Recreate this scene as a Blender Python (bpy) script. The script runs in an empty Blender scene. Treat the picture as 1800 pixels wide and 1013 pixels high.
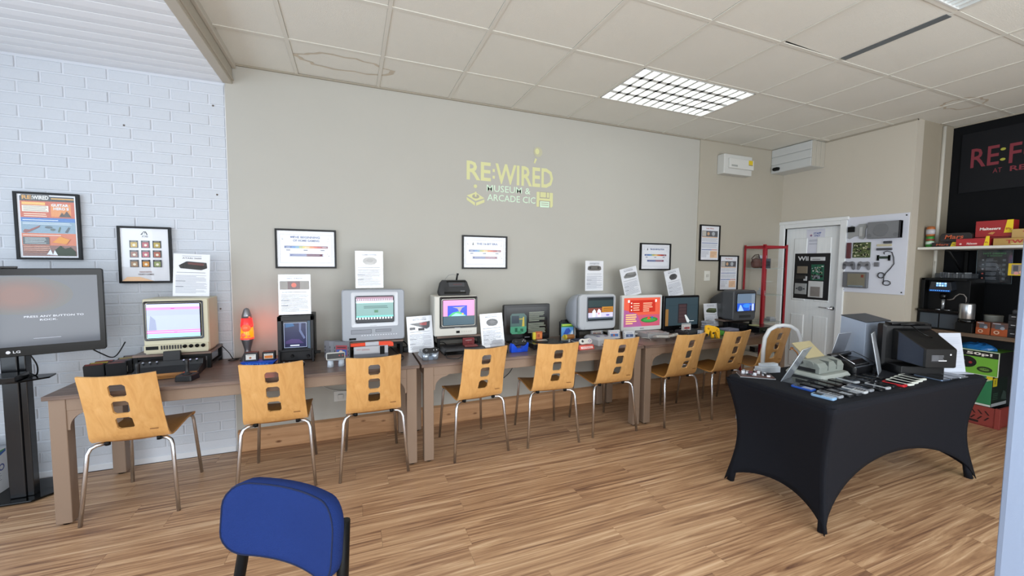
import bpy, bmesh, math, random
from mathutils import Matrix, Vector
random.seed(7)
PI = math.pi
S = bpy.context.scene
COL = S.collection
# ---------------------------------------------------------------- camera
H = 1.5
f_px, yaw_, pitch_, roll_ = 707.27, .380248, .0631131, .0082625
F = Vector((math.sin(yaw_)*math.cos(pitch_), math.cos(yaw_)*math.cos(pitch_), -math.sin(pitch_)))
Rv = Vector((math.cos(yaw_), -math.sin(yaw_), 0)); Uv = Rv.cross(F)
R2 = Rv*math.cos(roll_) + Uv*math.sin(roll_); U2 = -Rv*math.sin(roll_) + Uv*math.cos(roll_)
cam_d = bpy.data.cameras.new('camera'); cam = bpy.data.objects.new('camera', cam_d); COL.objects.link(cam)
cam_d.sensor_width = 36; cam_d.lens = f_px/1800*36; cam_d.clip_start = .02; cam_d.clip_end = 200
cam.matrix_world = Matrix(((R2.x, U2.x, -F.x, 0), (R2.y, U2.y, -F.y, 0), (R2.z, U2.z, -F.z, H), (0, 0, 0, 1)))
S.camera = cam
# ---------------------------------------------------------------- light
S.view_settings.view_transform = 'Standard'; S.view_settings.look = 'None'
S.view_settings.gamma = 1; S.view_settings.use_curve_mapping = False
S.view_settings.exposure = 0.0
W = bpy.data.worlds.new('sky'); S.world = W; W.use_nodes = True
W.node_tree.nodes['Background'].inputs[0].default_value = (.72, .85, 1, 1)
W.node_tree.nodes['Background'].inputs[1].default_value = 1.0
def area(name, loc, rot, sx, sy, power, col):
    l = bpy.data.lights.new(name, 'AREA'); l.shape = 'RECTANGLE'; l.size = sx; l.size_y = sy; l.energy = power; l.color = col
    o = bpy.data.objects.new(name, l); o.location = loc; o.rotation_euler = rot; COL.objects.link(o); return o
# daylight standing in the two glazed shopfront openings (left of and behind the camera)
area('shopfront_daylight', (-3.05, .55, 1.45), (0, -PI/2, 0), 2.3, 3.4, 84, (.78, .89, 1.0))
area('front_window_daylight', (1.5, -1.45, 1.5), (PI/2, 0, 0), 6.2, 2.2, 190, (.95, .98, 1.0))
# ---------------------------------------------------------------- materials
def lin(h):
    h = h.lstrip('#'); v = [int(h[i:i+2], 16)/255 for i in (0, 2, 4)]
    return tuple((c/12.92 if c <= .04045 else ((c+.055)/1.055)**2.4) for c in v) + (1,)
MC = {}
def mat(h, rough=.5, metal=0, emit=0, bump=0, bscale=60, alpha=1, trans=0, vary=0, spec=.5):
    k = (h, rough, metal, emit, bump, bscale, alpha, trans, vary, spec)
    if k in MC: return MC[k]
    m = bpy.data.materials.new('surface_' + h.strip('#')); m.use_nodes = True; nt = m.node_tree; b = nt.nodes['Principled BSDF']
    b.inputs['Base Color'].default_value = lin(h); b.inputs['Roughness'].default_value = rough; b.inputs['Metallic'].default_value = metal
    b.inputs['Specular IOR Level'].default_value = spec
    if emit:
        b.inputs['Emission Color'].default_value = lin(h); b.inputs['Emission Strength'].default_value = emit
    if trans: b.inputs['Transmission Weight'].default_value = trans; b.inputs['IOR'].default_value = 1.45
    if alpha < 1: b.inputs['Alpha'].default_value = alpha
    if bump or vary:
        tc = nt.nodes.new('ShaderNodeTexCoord'); n = nt.nodes.new('ShaderNodeTexNoise'); n.inputs['Scale'].default_value = bscale; n.inputs['Detail'].default_value = 5
        nt.links.new(tc.outputs['Object'], n.inputs['Vector'])
        if bump:
            bp = nt.nodes.new('ShaderNodeBump'); bp.inputs['Strength'].default_value = bump; bp.inputs['Distance'].default_value = .004
            nt.links.new(n.outputs['Fac'], bp.inputs['Height']); nt.links.new(bp.outputs[0], b.inputs['Normal'])
        if vary:
            n2 = nt.nodes.new('ShaderNodeTexNoise'); n2.inputs['Scale'].default_value = 3; n2.inputs['Detail'].default_value = 4
            nt.links.new(tc.outputs['Object'], n2.inputs['Vector'])
            mx = nt.nodes.new('ShaderNodeMix'); mx.data_type = 'RGBA'; c = lin(h)
            mx.inputs['A'].default_value = tuple(x*(1-vary) for x in c[:3]) + (1,); mx.inputs['B'].default_value = tuple(min(1, x*(1+vary)) for x in c[:3]) + (1,)
            nt.links.new(n2.outputs['Fac'], mx.inputs['Factor']); nt.links.new(mx.outputs['Result'], b.inputs['Base Color'])
    MC[k] = m; return m
def wood(key, stops, scale, rough=.45, dist=1.2, perobj=0, knots=False, bump=.1, contrast=None):
    if key in MC: return MC[key]
    m = bpy.data.materials.new(key); m.use_nodes = True; nt = m.node_tree; b = nt.nodes['Principled BSDF']; L = nt.links.new
    tc = nt.nodes.new('ShaderNodeTexCoord'); mp = nt.nodes.new('ShaderNodeMapping'); mp.inputs['Scale'].default_value = scale
    L(tc.outputs['Object'], mp.inputs['Vector'])
    vec = mp.outputs[0]
    if perobj:
        oi = nt.nodes.new('ShaderNodeObjectInfo'); ma = nt.nodes.new('ShaderNodeMath'); ma.operation = 'MULTIPLY'; ma.inputs[1].default_value = 37
        L(oi.outputs['Random'], ma.inputs[0]); cx = nt.nodes.new('ShaderNodeCombineXYZ'); L(ma.outputs[0], cx.inputs[2]); L(ma.outputs[0], cx.inputs[0])
        ad = nt.nodes.new('ShaderNodeVectorMath'); ad.operation = 'ADD'; L(vec, ad.inputs[0]); L(cx.outputs[0], ad.inputs[1]); vec = ad.outputs[0]
    n = nt.nodes.new('ShaderNodeTexNoise'); n.inputs['Scale'].default_value = 1; n.inputs['Detail'].default_value = 7; n.inputs['Distortion'].default_value = dist; n.inputs['Roughness'].default_value = .62
    L(vec, n.inputs['Vector'])
    cr = nt.nodes.new('ShaderNodeValToRGB'); el = cr.color_ramp.elements
    el[0].position = stops[0][0]; el[0].color = lin(stops[0][1]); el[1].position = stops[-1][0]; el[1].color = lin(stops[-1][1])
    for p, h in stops[1:-1]: e = el.new(p); e.color = lin(h)
    L(n.outputs['Fac'], cr.inputs['Fac']); out = cr.outputs['Color']
    if perobj:
        hs = nt.nodes.new('ShaderNodeHueSaturation'); mr = nt.nodes.new('ShaderNodeMapRange'); mr.inputs['To Min'].default_value = 1-perobj; mr.inputs['To Max'].default_value = 1+perobj
        L(oi.outputs['Random'], mr.inputs['Value']); L(mr.outputs[0], hs.inputs['Value']); L(out, hs.inputs['Color']); out = hs.outputs[0]
    if knots:
        v = nt.nodes.new('ShaderNodeTexVoronoi'); v.inputs['Scale'].default_value = 1; mk = nt.nodes.new('ShaderNodeMapping'); mk.inputs['Scale'].default_value = (4.2, 4.2, 9)
        L(tc.outputs['Object'], mk.inputs['Vector']); L(mk.outputs[0], v.inputs['Vector'])
        r2 = nt.nodes.new('ShaderNodeMapRange'); r2.inputs['From Min'].default_value = .06; r2.inputs['From Max'].default_value = .13; L(v.outputs['Distance'], r2.inputs['Value'])
        mx = nt.nodes.new('ShaderNodeMix'); mx.data_type = 'RGBA'; mx.inputs['A'].default_value = lin('6b3f1e'); L(r2.outputs[0], mx.inputs['Factor']); L(out, mx.inputs['B']); out = mx.outputs['Result']
    L(out, b.inputs['Base Color']); b.inputs['Roughness'].default_value = rough
    if bump:
        bp = nt.nodes.new('ShaderNodeBump'); bp.inputs['Strength'].default_value = bump; bp.inputs['Distance'].default_value = .002; L(n.outputs['Fac'], bp.inputs['Height']); L(bp.outputs[0], b.inputs['Normal'])
    MC[key] = m; return m
# ---------------------------------------------------------------- geometry
class G:
    def __init__(s, T=None): s.v = []; s.f = []; s.m = []; s.sm = []; s.mats = []; s.T = T or Matrix()
    def mi(s, m):
        if m not in s.mats: s.mats.append(m)
        return s.mats.index(m)
    def add(s, vs, fs, m, smooth=False):
        o = len(s.v); s.v += [tuple(s.T @ Vector(v)) for v in vs]; k = s.mi(m)
        for f in fs: s.f.append([o+i for i in f]); s.m.append(k); s.sm.append(smooth)
        return s
    def box(s, x0, x1, y0, y1, z0, z1, m):
        vs = [(x, y, z) for z in (z0, z1) for y in (y0, y1) for x in (x0, x1)]
        return s.add(vs, [(0, 2, 3, 1), (4, 5, 7, 6), (0, 1, 5, 4), (2, 6, 7, 3), (0, 4, 6, 2), (1, 3, 7, 5)], m)
    def loft(s, rings, m, cap=True, smooth=False, close=False):
        n = len(rings[0]); vs = [p for r in rings for p in r]; fs = []
        K = len(rings)
        for k in range(K if close else K-1):
            a = k*n; b = ((k+1) % K)*n
            for i in range(n): j = (i+1) % n; fs.append((a+i, a+j, b+j, b+i))
        o = len(s.v); s.add(vs, fs, m, smooth)
        if cap and not close:
            kk = s.mi(m)
            s.f.append([o+i for i in range(n)][::-1]); s.m.append(kk); s.sm.append(False)
            s.f.append([o+(K-1)*n+i for i in range(n)]); s.m.append(kk); s.sm.append(False)
        return s
    def lathe(s, prof, m, c=(0, 0), n=20, smooth=True, axis='z', c3=None):
        rings = []
        for r, z in prof:
            ring = []
            for i in range(n):
                a = 2*PI*i/n; x, y = r*math.cos(a), r*math.sin(a)
                p = (c[0]+x, c[1]+y, z) if axis == 'z' else ((x, z, y) if axis == 'y' else (z, x, y))
                if c3: p = (p[0]+c3[0], p[1]+c3[1], p[2]+c3[2])
                ring.append(p)
            rings.append(ring)
        return s.loft(rings, m, smooth=smooth)
    def tube(s, pts, r, m, n=8, close=False, flat=1):
        pts = [Vector(p) for p in pts]; K = len(pts); rings = []; up = None
        for k in range(K):
            if close: d = pts[(k+1) % K]-pts[k-1]
            else: d = (pts[min(k+1, K-1)]-pts[max(k-1, 0)])
            d.normalize()
            if up is None: up = Vector((0, 0, 1)) if abs(d.z) < .9 else Vector((0, 1, 0))
            a = d.cross(up)
            if a.length < 1e-4: a = d.cross(Vector((1, .3, 0)))
            a.normalize(); b = a.cross(d); up = b
            rr = r[k] if isinstance(r, (list, tuple)) else r
            rings.append([pts[k] + a*(rr*math.cos(2*PI*i/n)) + b*(rr*flat*math.sin(2*PI*i/n)) for i in range(n)])
        return s.loft(rings, m, smooth=True, close=close)
    def build(s, name, parent=None, bevel=0, seg=2, label=None, solid=0, sub=0, edge=0, kind=None, **tg):
        me = bpy.data.meshes.new(name); me.from_pydata([tuple(v) for v in s.v], [], s.f)
        for m in s.mats: me.materials.append(m)
        me.polygons.foreach_set('material_index', s.m); me.polygons.foreach_set('use_smooth', s.sm); me.update()
        o = bpy.data.objects.new(name, me); COL.objects.link(o); o.parent = parent
        if solid: d = o.modifiers.new('solid', 'SOLIDIFY'); d.thickness = solid; d.offset = 0
        if edge: d = o.modifiers.new('edge', 'EDGE_SPLIT'); d.split_angle = .6
        if sub: d = o.modifiers.new('sub', 'SUBSURF'); d.levels = sub; d.render_levels = sub
        if bevel: d = o.modifiers.new('bevel', 'BEVEL'); d.width = bevel; d.segments = seg; d.limit_method = 'ANGLE'; d.angle_limit = .7
        if label: o['label'] = label
        if kind: o['kind'] = kind
        for k, v in tg.items():
            if v: o[k] = v
        return o
def rr(w, h, r, k=4, cx=0, cz=0):
    """rounded rectangle as 2-D points, counter-clockwise"""
    out = []; r = min(r, w/2-1e-5, h/2-1e-5)
    for (sx, sz, a0) in ((1, -1, -PI/2), (1, 1, 0), (-1, 1, PI/2), (-1, -1, PI)):
        for i in range(k+1):
            a = a0 + PI/2*i/k; out.append((cx+sx*(w/2-r)+r*math.cos(a), cz+sz*(h/2-r)+r*math.sin(a)))
    return out
def ringy(w, h, r, y, cx=0, cz=0, k=4): return [(x, y, z) for x, z in rr(w, h, r, k, cx, cz)]
def ringz(w, d, r, z, cx=0, cy=0, k=4): return [(x, y, z) for x, y in rr(w, d, r, k, cx, cy)]
def thing(name, label, cat, loc=(0, 0, 0), yaw=0, group=None, kind=None):
    o = bpy.data.objects.new(name, None); COL.objects.link(o); o.location = loc; o.rotation_euler = (0, 0, yaw)
    o.empty_display_size = .05
    if kind: o['kind'] = kind
    else:
        o['label'] = label; o['category'] = cat
    if group: o['group'] = group
    return o
def solo(g, name, label, cat, loc=(0, 0, 0), yaw=0, group=None, **kw):
    o = g.build(name, None, **kw); o.location = loc; o.rotation_euler = (0, 0, yaw); o['label'] = label; o['category'] = cat
    if group: o['group'] = group
    return o
def struct(g, name, **kw): return g.build(name, None, kind='structure', **kw)
def clone(o, parent=None):
    c = o.copy(); COL.objects.link(c); c.parent = parent
    for ch in o.children: clone(ch, c)
    return c
TX = {}
def txt(sx, bold=0):
    k = (sx, bold)
    if k in TX: return TX[k]
    cu = bpy.data.curves.new('t', 'FONT'); cu.body = sx; cu.size = 1; cu.offset = bold; cu.resolution_u = 2; cu.fill_mode = 'FRONT'
    ob = bpy.data.objects.new('t', cu); me = ob.to_mesh()
    vs = [(v.co.x, v.co.y) for v in me.vertices]; fs = [tuple(p.vertices) for p in me.polygons]
    ob.to_mesh_clear(); bpy.data.objects.remove(ob); bpy.data.curves.remove(cu)
    xs = [v[0] for v in vs]; ys = [v[1] for v in vs]; x0, y0 = min(xs), min(ys)
    TX[k] = ([(x-x0, y-y0) for x, y in vs], fs, max(xs)-x0, max(ys)-y0); return TX[k]
class Art(G):
    """flat print on a plane: origin O, unit axes U (right), V (up); N towards the viewer"""
    def __init__(s, O, U, V, rough=.6, emit=0, step=.0002):
        super().__init__(); s.O = Vector(O); s.U = Vector(U); s.V = Vector(V); s.N = s.U.cross(s.V).normalized(); s.k = 1; s.rough = rough; s.emit = emit; s.step = step
    def pt(s, u, v): return s.O + s.U*u + s.V*v + s.N*(s.k*s.step)
    def mm(s, h, e=None): return mat(h, s.rough, emit=s.emit if e is None else e)
    def r(s, u0, v0, u1, v1, h, e=None):
        s.add([s.pt(u0, v0), s.pt(u1, v0), s.pt(u1, v1), s.pt(u0, v1)], [(0, 1, 2, 3)], s.mm(h, e)); s.k += 1; return s
    def p(s, pts, h, e=None):
        s.add([s.pt(*q) for q in pts], [tuple(range(len(pts)))], s.mm(h, e)); s.k += 1; return s
    def c(s, u, v, ru, h, rv=None, n=20, e=None): return s.p([(u+ru*math.cos(2*PI*i/n), v+(rv or ru)*math.sin(2*PI*i/n)) for i in range(n)], h, e)
    def t(s, st, u, v, size, h, al='c', bold=.0, fit=None, sh=0, e=None):
        vs, fs, w, hh = txt(st, bold); k = size/hh; kx = (fit/w) if fit else k
        u0 = u - (w*kx/2 if al == 'c' else (w*kx if al == 'r' else 0))
        s.add([s.pt(u0+x*kx+sh*y*k, v+y*k) for x, y in vs], fs, s.mm(h, e)); s.k += 1; return s
    def lines(s, u0, u1, v0, v1, n, h, th=None, seed=1, e=None):
        rd = random.Random(seed); dv = (v1-v0)/max(1, n); th = th or abs(dv)*.35
        k = s.k
        for i in range(n):
            s.k = k; v = v0+dv*(i+.5); s.r(u0, v-th/2, u1-(u1-u0)*rd.choice([0, .03, .08, .35]), v+th/2, h, e)
        return s
def arc(cx, cy, r, a0, a1, n): return [(cx+r*math.cos(a0+(a1-a0)*i/n), cy+r*math.sin(a0+(a1-a0)*i/n)) for i in range(n+1)]
BLK = mat('08090a', .5, spec=.25); BLKG = mat('050607', .15, spec=.35); DGR = mat('242529', .5, spec=.3); CHROME = mat('dfe3ea', .25, 1); WHT = mat('e6e6e4', .5)
GLASS = mat('f4fbff', .02, trans=1)
OAK = wood('floor_vinyl', [(.30, '67483a'), (.43, '9d7758'), (.56, 'be9874'), (.72, 'e0c19e')], (1.0, 30, 30), .36, 1.4, perobj=.02, bump=.06)
PLY = wood('beech_ply', [(.3, 'cb9556'), (.55, 'd9a666'), (.75, 'e2b478')], (22, 22, 1.6), .42, .8, bump=.03)
PLYD = wood('beech_ply_seat', [(.3, 'c0843f'), (.75, 'd29a55')], (14, 2, 14), .42, .8, bump=.03)
DESKT = wood('walnut_laminate', [(.3, '54453e'), (.5, '6d5b51'), (.7, '857064')], (2, 30, 30), .32, 1.0, bump=.02)
DESKL = mat('8b7563', .5, bump=.05, bscale=90)
PINE = wood('pine_board', [(.3, 'a87c55'), (.55, 'bc9068'), (.75, 'cda37c')], (1.6, 20, 26), .45, 1.0, knots=True)
# ================================================================ SETTING
YW, XR, XB, ZC = 3.65, 5.25, 5.93, 2.96
XL, YF = -3.0, -1.4
# floor of vinyl planks
g = G(); g.box(XL, 6.2, YF, YW+.1, -.06, -.004, mat('3a2a1c', .8)); floor = struct(g, 'floor')
pw, pl = .152, 1.22; n = 0
pm = {}
def plank_mesh(L):
    k = round(L, 3)
    if k not in pm:
        gg = G(); e = .0006
        gg.add([(-L/2, -pw/2, -.004), (L/2, -pw/2, -.004), (L/2, pw/2, -.004), (-L/2, pw/2, -.004),
                (-L/2+e, -pw/2+e, 0), (L/2-e, -pw/2+e, 0), (L/2-e, pw/2-e, 0), (-L/2+e, pw/2-e, 0)],
               [(4, 5, 6, 7), (0, 1, 5, 4), (1, 2, 6, 5), (2, 3, 7, 6), (3, 0, 4, 7)], OAK)
        o = gg.build('plank', floor); pm[k] = o.data; bpy.data.objects.remove(o)
    return pm[k]
row = 0; y = YW - pw/2
rest = G()
while y > YF:
    x = XL - random.random()*pl
    while x < 6.0:
        a, b = max(x, XL), min(x+pl, 6.0)
        if b-a > .02:
            if n < 290 and y > .55 and b > -2.6:
                o = bpy.data.objects.new('plank', plank_mesh(b-a)); o.location = ((a+b)/2, y, 0); COL.objects.link(o); o.parent = floor; n += 1
            else: rest.box(a+.0005, b-.0005, y-pw/2+.0005, y+pw/2-.0005, -.004, 0, OAK)
        x += pl
    y -= pw
rest.build('plank_far', floor, kind='stuff')
# back wall: plastered part, boxed-out panel and painted brick part
BEIGE = mat('b4b2aa', .75, bump=.06, bscale=140, vary=.02)
g = G(); g.box(-.85, 3.81, YW, YW+.12, 0, 3.1, BEIGE).box(3.81, XR+.12, YW-.012, YW+.12, 0, 3.1, mat('aca698', .75, bump=.06, bscale=140, vary=.02))
g.box(XL-.1, -.85, YW+.0135, YW+.12, 0, 3.1, mat('d0d4db', .7))
wb = struct(g, 'wall_back')
g = G(); g.tube([(-.853, YW+.004, z*.2) for z in range(15)], .005, mat('d9dadb', .7), 6); g.build('plaster_edge', wb)
BR = mat('c6cbd2', .62, bump=.55, bscale=70, vary=.03)
bh, bp, bl = .067, .077, .2165
def brick_mesh(L):
    gg = G(); e = .003; d = .0055
    gg.add([(-L/2, 0, -bh/2), (L/2, 0, -bh/2), (L/2, 0, bh/2), (-L/2, 0, bh/2), (-L/2, -d+e, -bh/2), (L/2, -d+e, -bh/2), (L/2, -d+e, bh/2), (-L/2, -d+e, bh/2),
            (-L/2+e, -d, -bh/2+e), (L/2-e, -d, -bh/2+e), (L/2-e, -d, bh/2-e), (-L/2+e, -d, bh/2-e)],
           [(8, 9, 10, 11), (4, 5, 9, 8), (5, 6, 10, 9), (6, 7, 11, 10), (7, 4, 8, 11), (0, 1, 5, 4), (1, 2, 6, 5), (2, 3, 7, 6), (3, 0, 4, 7)], BR)
    o = gg.build('brick', wb); me = o.data; bpy.data.objects.remove(o); return me
bm_ = {}; restb = G(); nb = 0
for k in range(0, 36):
    z = 2.723 - bp*k + bp/2
    if z < .07: break
    jx = -1.068 if k % 2 == 0 else -1.068+.114
    xs = [jx + .2285*i for i in range(-9, 3)]
    for xa in xs:
        a, b = max(xa+.006, XL), min(xa+.2225, -.86)
        if b-a < .02: continue
        if a > -2.35:
            kk = round(b-a, 3)
            if kk not in bm_: bm_[kk] = brick_mesh(kk)
            o = bpy.data.objects.new('brick', bm_[kk]); o.location = ((a+b)/2, YW+.0135+random.uniform(-.0012, .0012), z); o.rotation_euler = (random.uniform(-.006, .006), 0, random.uniform(-.006, .006))
            COL.objects.link(o); o.parent = wb; nb += 1
        else: restb.box(a, b, YW+.008, YW+.015, z-bh/2, z+bh/2, BR)
restb.build('brick_course', wb, kind='stuff')
g = G(); g.box(XL, -.86, YW+.006, YW+.03, 0, .045, mat('dfe2e6', .6)); g.build('plinth', wb, bevel=.004)
g = G()
for x, z in ((-.93, 2.64), (-.925, 1.99), (-.93, 1.13), (-1.45, 2.43)): g.lathe([(.004, -.003), (.007, 0)], mat('6d645c', .8), axis='y', c3=(x, YW+.008, z), n=7)
g.build('screw_hole', wb, kind='stuff')
# baseboard
g = G(); g.box(-.84, XR-.01, YW-.024, YW-.002, .0, .158, PINE); g.add([(-.84, YW-.03, .158), (XR-.01, YW-.03, .158), (XR-.01, YW-.002, .172), (-.84, YW-.002, .172), (-.84, YW-.03, .15), (XR-.01, YW-.03, .15)], [(0, 1, 2, 3), (4, 5, 1, 0)], PINE)
struct(g, 'baseboard_back', bevel=.003)
# right wall (door wall), return and black alcove wall
BE2 = mat('c4bdaf', .75, bump=.06, bscale=140, vary=.02)
yd0, yd1, zd = 2.935, 3.575, 1.965
g = G(); g.box(XR, XR+.12, yd1, YW+.1, 0, 3.1, BE2).box(XR, XR+.12, 2.31, yd0, 0, 3.1, BE2).box(XR, XR+.12, yd0, yd1, zd, 3.1, BE2).box(XR+.12, XB+.1, 2.31, 2.43, 0, 3.1, mat('a39a88', .75, bump=.06, bscale=140, vary=.02))
wr = struct(g, 'wall_right')
g = G(); g.tube([(5.72, 2.297, 0.95), (5.72, 2.297, 2.94)], .016, mat('cfcbc0', .5), 10); g.tube([(5.72, 2.297, .97), (5.73, 2.29, 1.3), (5.70, 2.285, 1.55)], .006, mat('cfcbc0', .5), 6); g.build('pipe', wr)
g = G(); g.box(XB, XB+.1, YF, 2.31, 0, 3.1, mat('07090d', .75, bump=.03, spec=.2)); wa = struct(g, 'wall_alcove')

g = G(); g.box(XL-.1, 6.2, YF-.14, YF, 0, .35, BE2).box(XL-.1, 6.2, YF-.14, YF, 2.65, 3.1, BE2).box(XL-.1, -2.2, YF-.14, YF, .35, 2.65, BE2).box(4.5, 6.2, YF-.14, YF, .35, 2.65, BE2); struct(g, 'wall_front')
g = G(); g.box(XL-.14, XL, YF, YW+.1, 0, .3, WHT).box(XL-.14, XL, YF, YW+.1, 2.7, 3.1, WHT).box(XL-.14, XL, 3.42, YW+.1, .3, 2.7, WHT).box(XL-.14, XL, YF, -1.2, .3, 2.7, WHT); struct(g, 'wall_left')
for i, (a0, a1) in enumerate(((-1.2, .34), (.34, 1.88), (1.88, 3.42))):
    g = G(); m_ = mat('c8ccd2', .4)
    g.box(XL-.09, XL-.03, a0, a0+.05, .3, 2.7, m_).box(XL-.09, XL-.03, a1-.05, a1, .3, 2.7, m_).box(XL-.09, XL-.03, a0, a1, .3, .36, m_).box(XL-.09, XL-.03, a0, a1, 2.64, 2.7, m_); struct(g, 'window_%d' % (i+1))
# ceiling tiles
TILE = mat('dddcd3', .9, bump=.35, bscale=180, vary=.03)
TEE = mat('d6d4ca', .5)
g = G(); g.box(-.79, 6.2, YF-.1, YW+.1, 3.1, 3.2, mat('55524c', .9)); ceil = struct(g, 'ceiling')
gx = [-.79] + [-.372+.604*i for i in range(0, 11)] + [6.05]
gy = [YW, 3.11] + [3.11-.605*i for i in range(1, 8)] + [YF]
L1 = (5, 1); lights = {(5, 1), (5, 4), (1, 7), (5, 7)}
def tile_hidden(i, j): return any((i, j) in ((a, b), (a+1, b)) for a, b in lights)
for i in range(len(gx)-1):
    for j in range(len(gy)-1):
        if tile_hidden(i, j): continue
        x0, x1, y1, y0 = gx[i]+.011, gx[i+1]-.011, gy[j]-.011, gy[j+1]+.011
        if y1 > 2.32:
            if x0 > XR and y0 > 2.25: continue
            if x0 > XR: y1 = 2.305
            elif y0 > 2.25: x1 = min(x1, XR)
        if i >= 10: x1 = min(x1, XB)
        g = G(); dx, dy = (x0+x1)/2, (y0+y1)/2
        g.box(x0-dx, x1-dx, y0-dy, y1-dy, 0, .015, TILE)
        o = g.build('ceiling_tile', ceil, bevel=.003, seg=1); o.location = (dx, dy, ZC+.002)
        if (i, j) == (6, 3): o.rotation_euler = (0, math.radians(1.2), 0); o.location.z += .004
        elif (i, j) == (0, 0): o.rotation_euler = (math.radians(-1.2), 0, 0); o.location.z += .004
        else: o.rotation_euler = (random.uniform(-.002, .002), random.uniform(-.002, .002), 0)
for x in gx[1:-1]:
    cuts = [gy[-1]] + sorted(v for (a, b) in lights if abs(x-gx[a+1]) < .01 for v in (gy[b], gy[b+1])) + [YW if x < XR else 2.3]
    for ya0, yb0 in zip(cuts[::2], cuts[1::2]):
        if yb0-ya0 > .02: g = G(); g.box(x-.012, x+.012, ya0, yb0, ZC-.003, ZC+.003, TEE); g.build('tee_bar', ceil)
for k, yy in enumerate(gy[1:-1]):
    g = G(); g.box(-.79, XR if yy > 2.31 else XB, yy-.012, yy+.012, ZC-.0022, ZC+.0035, TEE); g.build('tee_bar', ceil)
g = G(); g.box(gx[6]+.58, gx[7]+.03, gy[4]+.03, gy[3]-.03, ZC-.006, ZC-.0025, mat('5d6468', .4)); g.build('gap_shade_strip', ceil)  # solid strip coloured dark as the shade in a gap between tiles
g = G(); m_ = mat('9b9485', .6)
g.box(-.84, XR, YW-.015, YW+.02, ZC-.012, ZC+.001, m_).box(XR-.015, XR+.02, 2.31, YW, ZC-.012, ZC+.001, m_).box(XB-.015, XB+.02, -1.2, 2.31, ZC-.012, ZC+.001, m_); g.build('wall_angle', ceil)
for (cx, cy, rx, ry, sd) in ((5.15, 1.95, .2, .13, 3), (-.02, 3.33, .34, .12, 5)):       # dried water stain rings on the tiles
    g = G(); rd = random.Random(sd); ring = []
    rad = [1+rd.uniform(-.12, .12) for _ in range(28)]
    a_ = [(cx+rx*rad[i]*math.cos(2*PI*i/28), cy+ry*rad[i]*math.sin(2*PI*i/28)) for i in range(28)]
    inn = [(cx+(x-cx)*.9, cy+(y_-cy)*.86) for x, y_ in a_]
    g.add([(x, y_, ZC+.0005) for x, y_ in a_+inn], [(i, (i+1) % 28, 28+(i+1) % 28, 28+i) for i in range(28)], mat('c6bcaa', .9)); g.build('water_stain', ceil)
# luminaires
def luminaire(lab, x0, y1, on, fine=False):
    t = thing('ceiling_light', lab, 'ceiling light', ((x0+.604), y1-.3, ZC), 0, 'recessed louvre lights in the ceiling grid')
    w, d = 1.175, .575; a = mat('d8dad8', .35)
    g = G(); g.box(-w/2, w/2, -d/2, d/2, .09, .1, a).box(-w/2, -w/2+.008, -d/2, d/2, -.004, .1, a).box(w/2-.008, w/2, -d/2, d/2, -.004, .1, a).box(-w/2, w/2, -d/2, -d/2+.008, -.004, .1, a).box(-w/2, w/2, d/2-.008, d/2, -.004, .1, a); g.build('housing', t)
    mir = mat('e6eaea', .3, .1)
    for k in range(4):
        yy = -d/2+.072+k*.144
        g = G(); g.lathe([(.013, -w/2+.02), (.013, w/2-.02)], mat('f6f8f4', .4, emit=on), axis='x', c3=(0, yy, .065), n=10); g.build('tube', t)
    for k in range(3 if not fine else 0):
        yy = -d/2+.144*(k+1)
        g = G(); g.add([(-w/2, yy-.02, .0), (w/2, yy-.02, 0), (w/2, yy+.02, 0), (-w/2, yy+.02, 0), (-w/2, yy, .055), (w/2, yy, .055)], [(0, 3, 2, 1), (0, 1, 5, 4), (2, 3, 4, 5)], mir); g.build('louvre_blade', t)
    nn = 12 if not fine else 26
    for k in range(nn):
        xx = -w/2 + w*(k+1)/(nn+1); e = .013 if not fine else .006
        g = G(); g.add([(xx-e, -d/2, .0), (xx+e, -d/2, 0), (xx+e, d/2, 0), (xx-e, d/2, 0), (xx, -d/2, .05), (xx, d/2, .05)], [(0, 3, 2, 1), (0, 4, 5, 3), (1, 2, 5, 4)], mir); g.build('louvre_blade', t)
luminaire('lit louvred ceiling light with square mirror cells above the back wall desks', gx[5], gy[1], 10)
luminaire('ceiling light with fine parallel silver blades at the top right', gx[5], gy[4], 1.5, True)
luminaire('lit louvred ceiling light behind the camera near the shopfront', gx[1], gy[7], 26)  # fitting added out of view to brighten the room
luminaire('lit louvred ceiling light behind the camera nearer the alcove', gx[5], gy[7], 34)  # second added fitting, out of view, lifts the light on the right side
# window bay soffit of ribbed boards + beam
UP = mat('e3e6ea', .35)
g = G(); g.box(XL, -.86, YF, YW+.02, 2.86, 2.95, UP); sof = struct(g, 'ceiling_bay')
yy = YW+.01; nbd = 0
while yy > .6:
    g = G(); w = .118
    g.add([(XL, yy, 2.815), (XL, yy, 2.86), (XL, yy-w, 2.86), (XL, yy-w, 2.815), (XL, yy-w*.5, 2.811), (-.86, yy, 2.815), (-.86, yy, 2.86), (-.86, yy-w, 2.86), (-.86, yy-w, 2.815), (-.86, yy-w*.5, 2.811)],
          [(0, 5, 9, 4), (4, 9, 8, 3), (3, 8, 7, 2), (1, 6, 5, 0), (5, 6, 7, 8, 9)], UP); g.build('soffit_board', sof, bevel=.002, seg=1); yy -= .125
g = G(); g.box(XL, -.86, YF, yy+.125-.007, 2.815, 2.87, UP); g.build('soffit_panel', sof)
BM = mat('b5aea0', .6)
g = G(); g.box(-.862, -.80, YF, YW, 2.812, 3.1, BM).box(-.80, -.775, YF, YW, 2.925, 3.0, mat('c4beb2', .5)).box(-.806, -.79, YF, YW, 2.835, 2.845, BM); struct(g, 'trim_1', bevel=.004)
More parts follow.
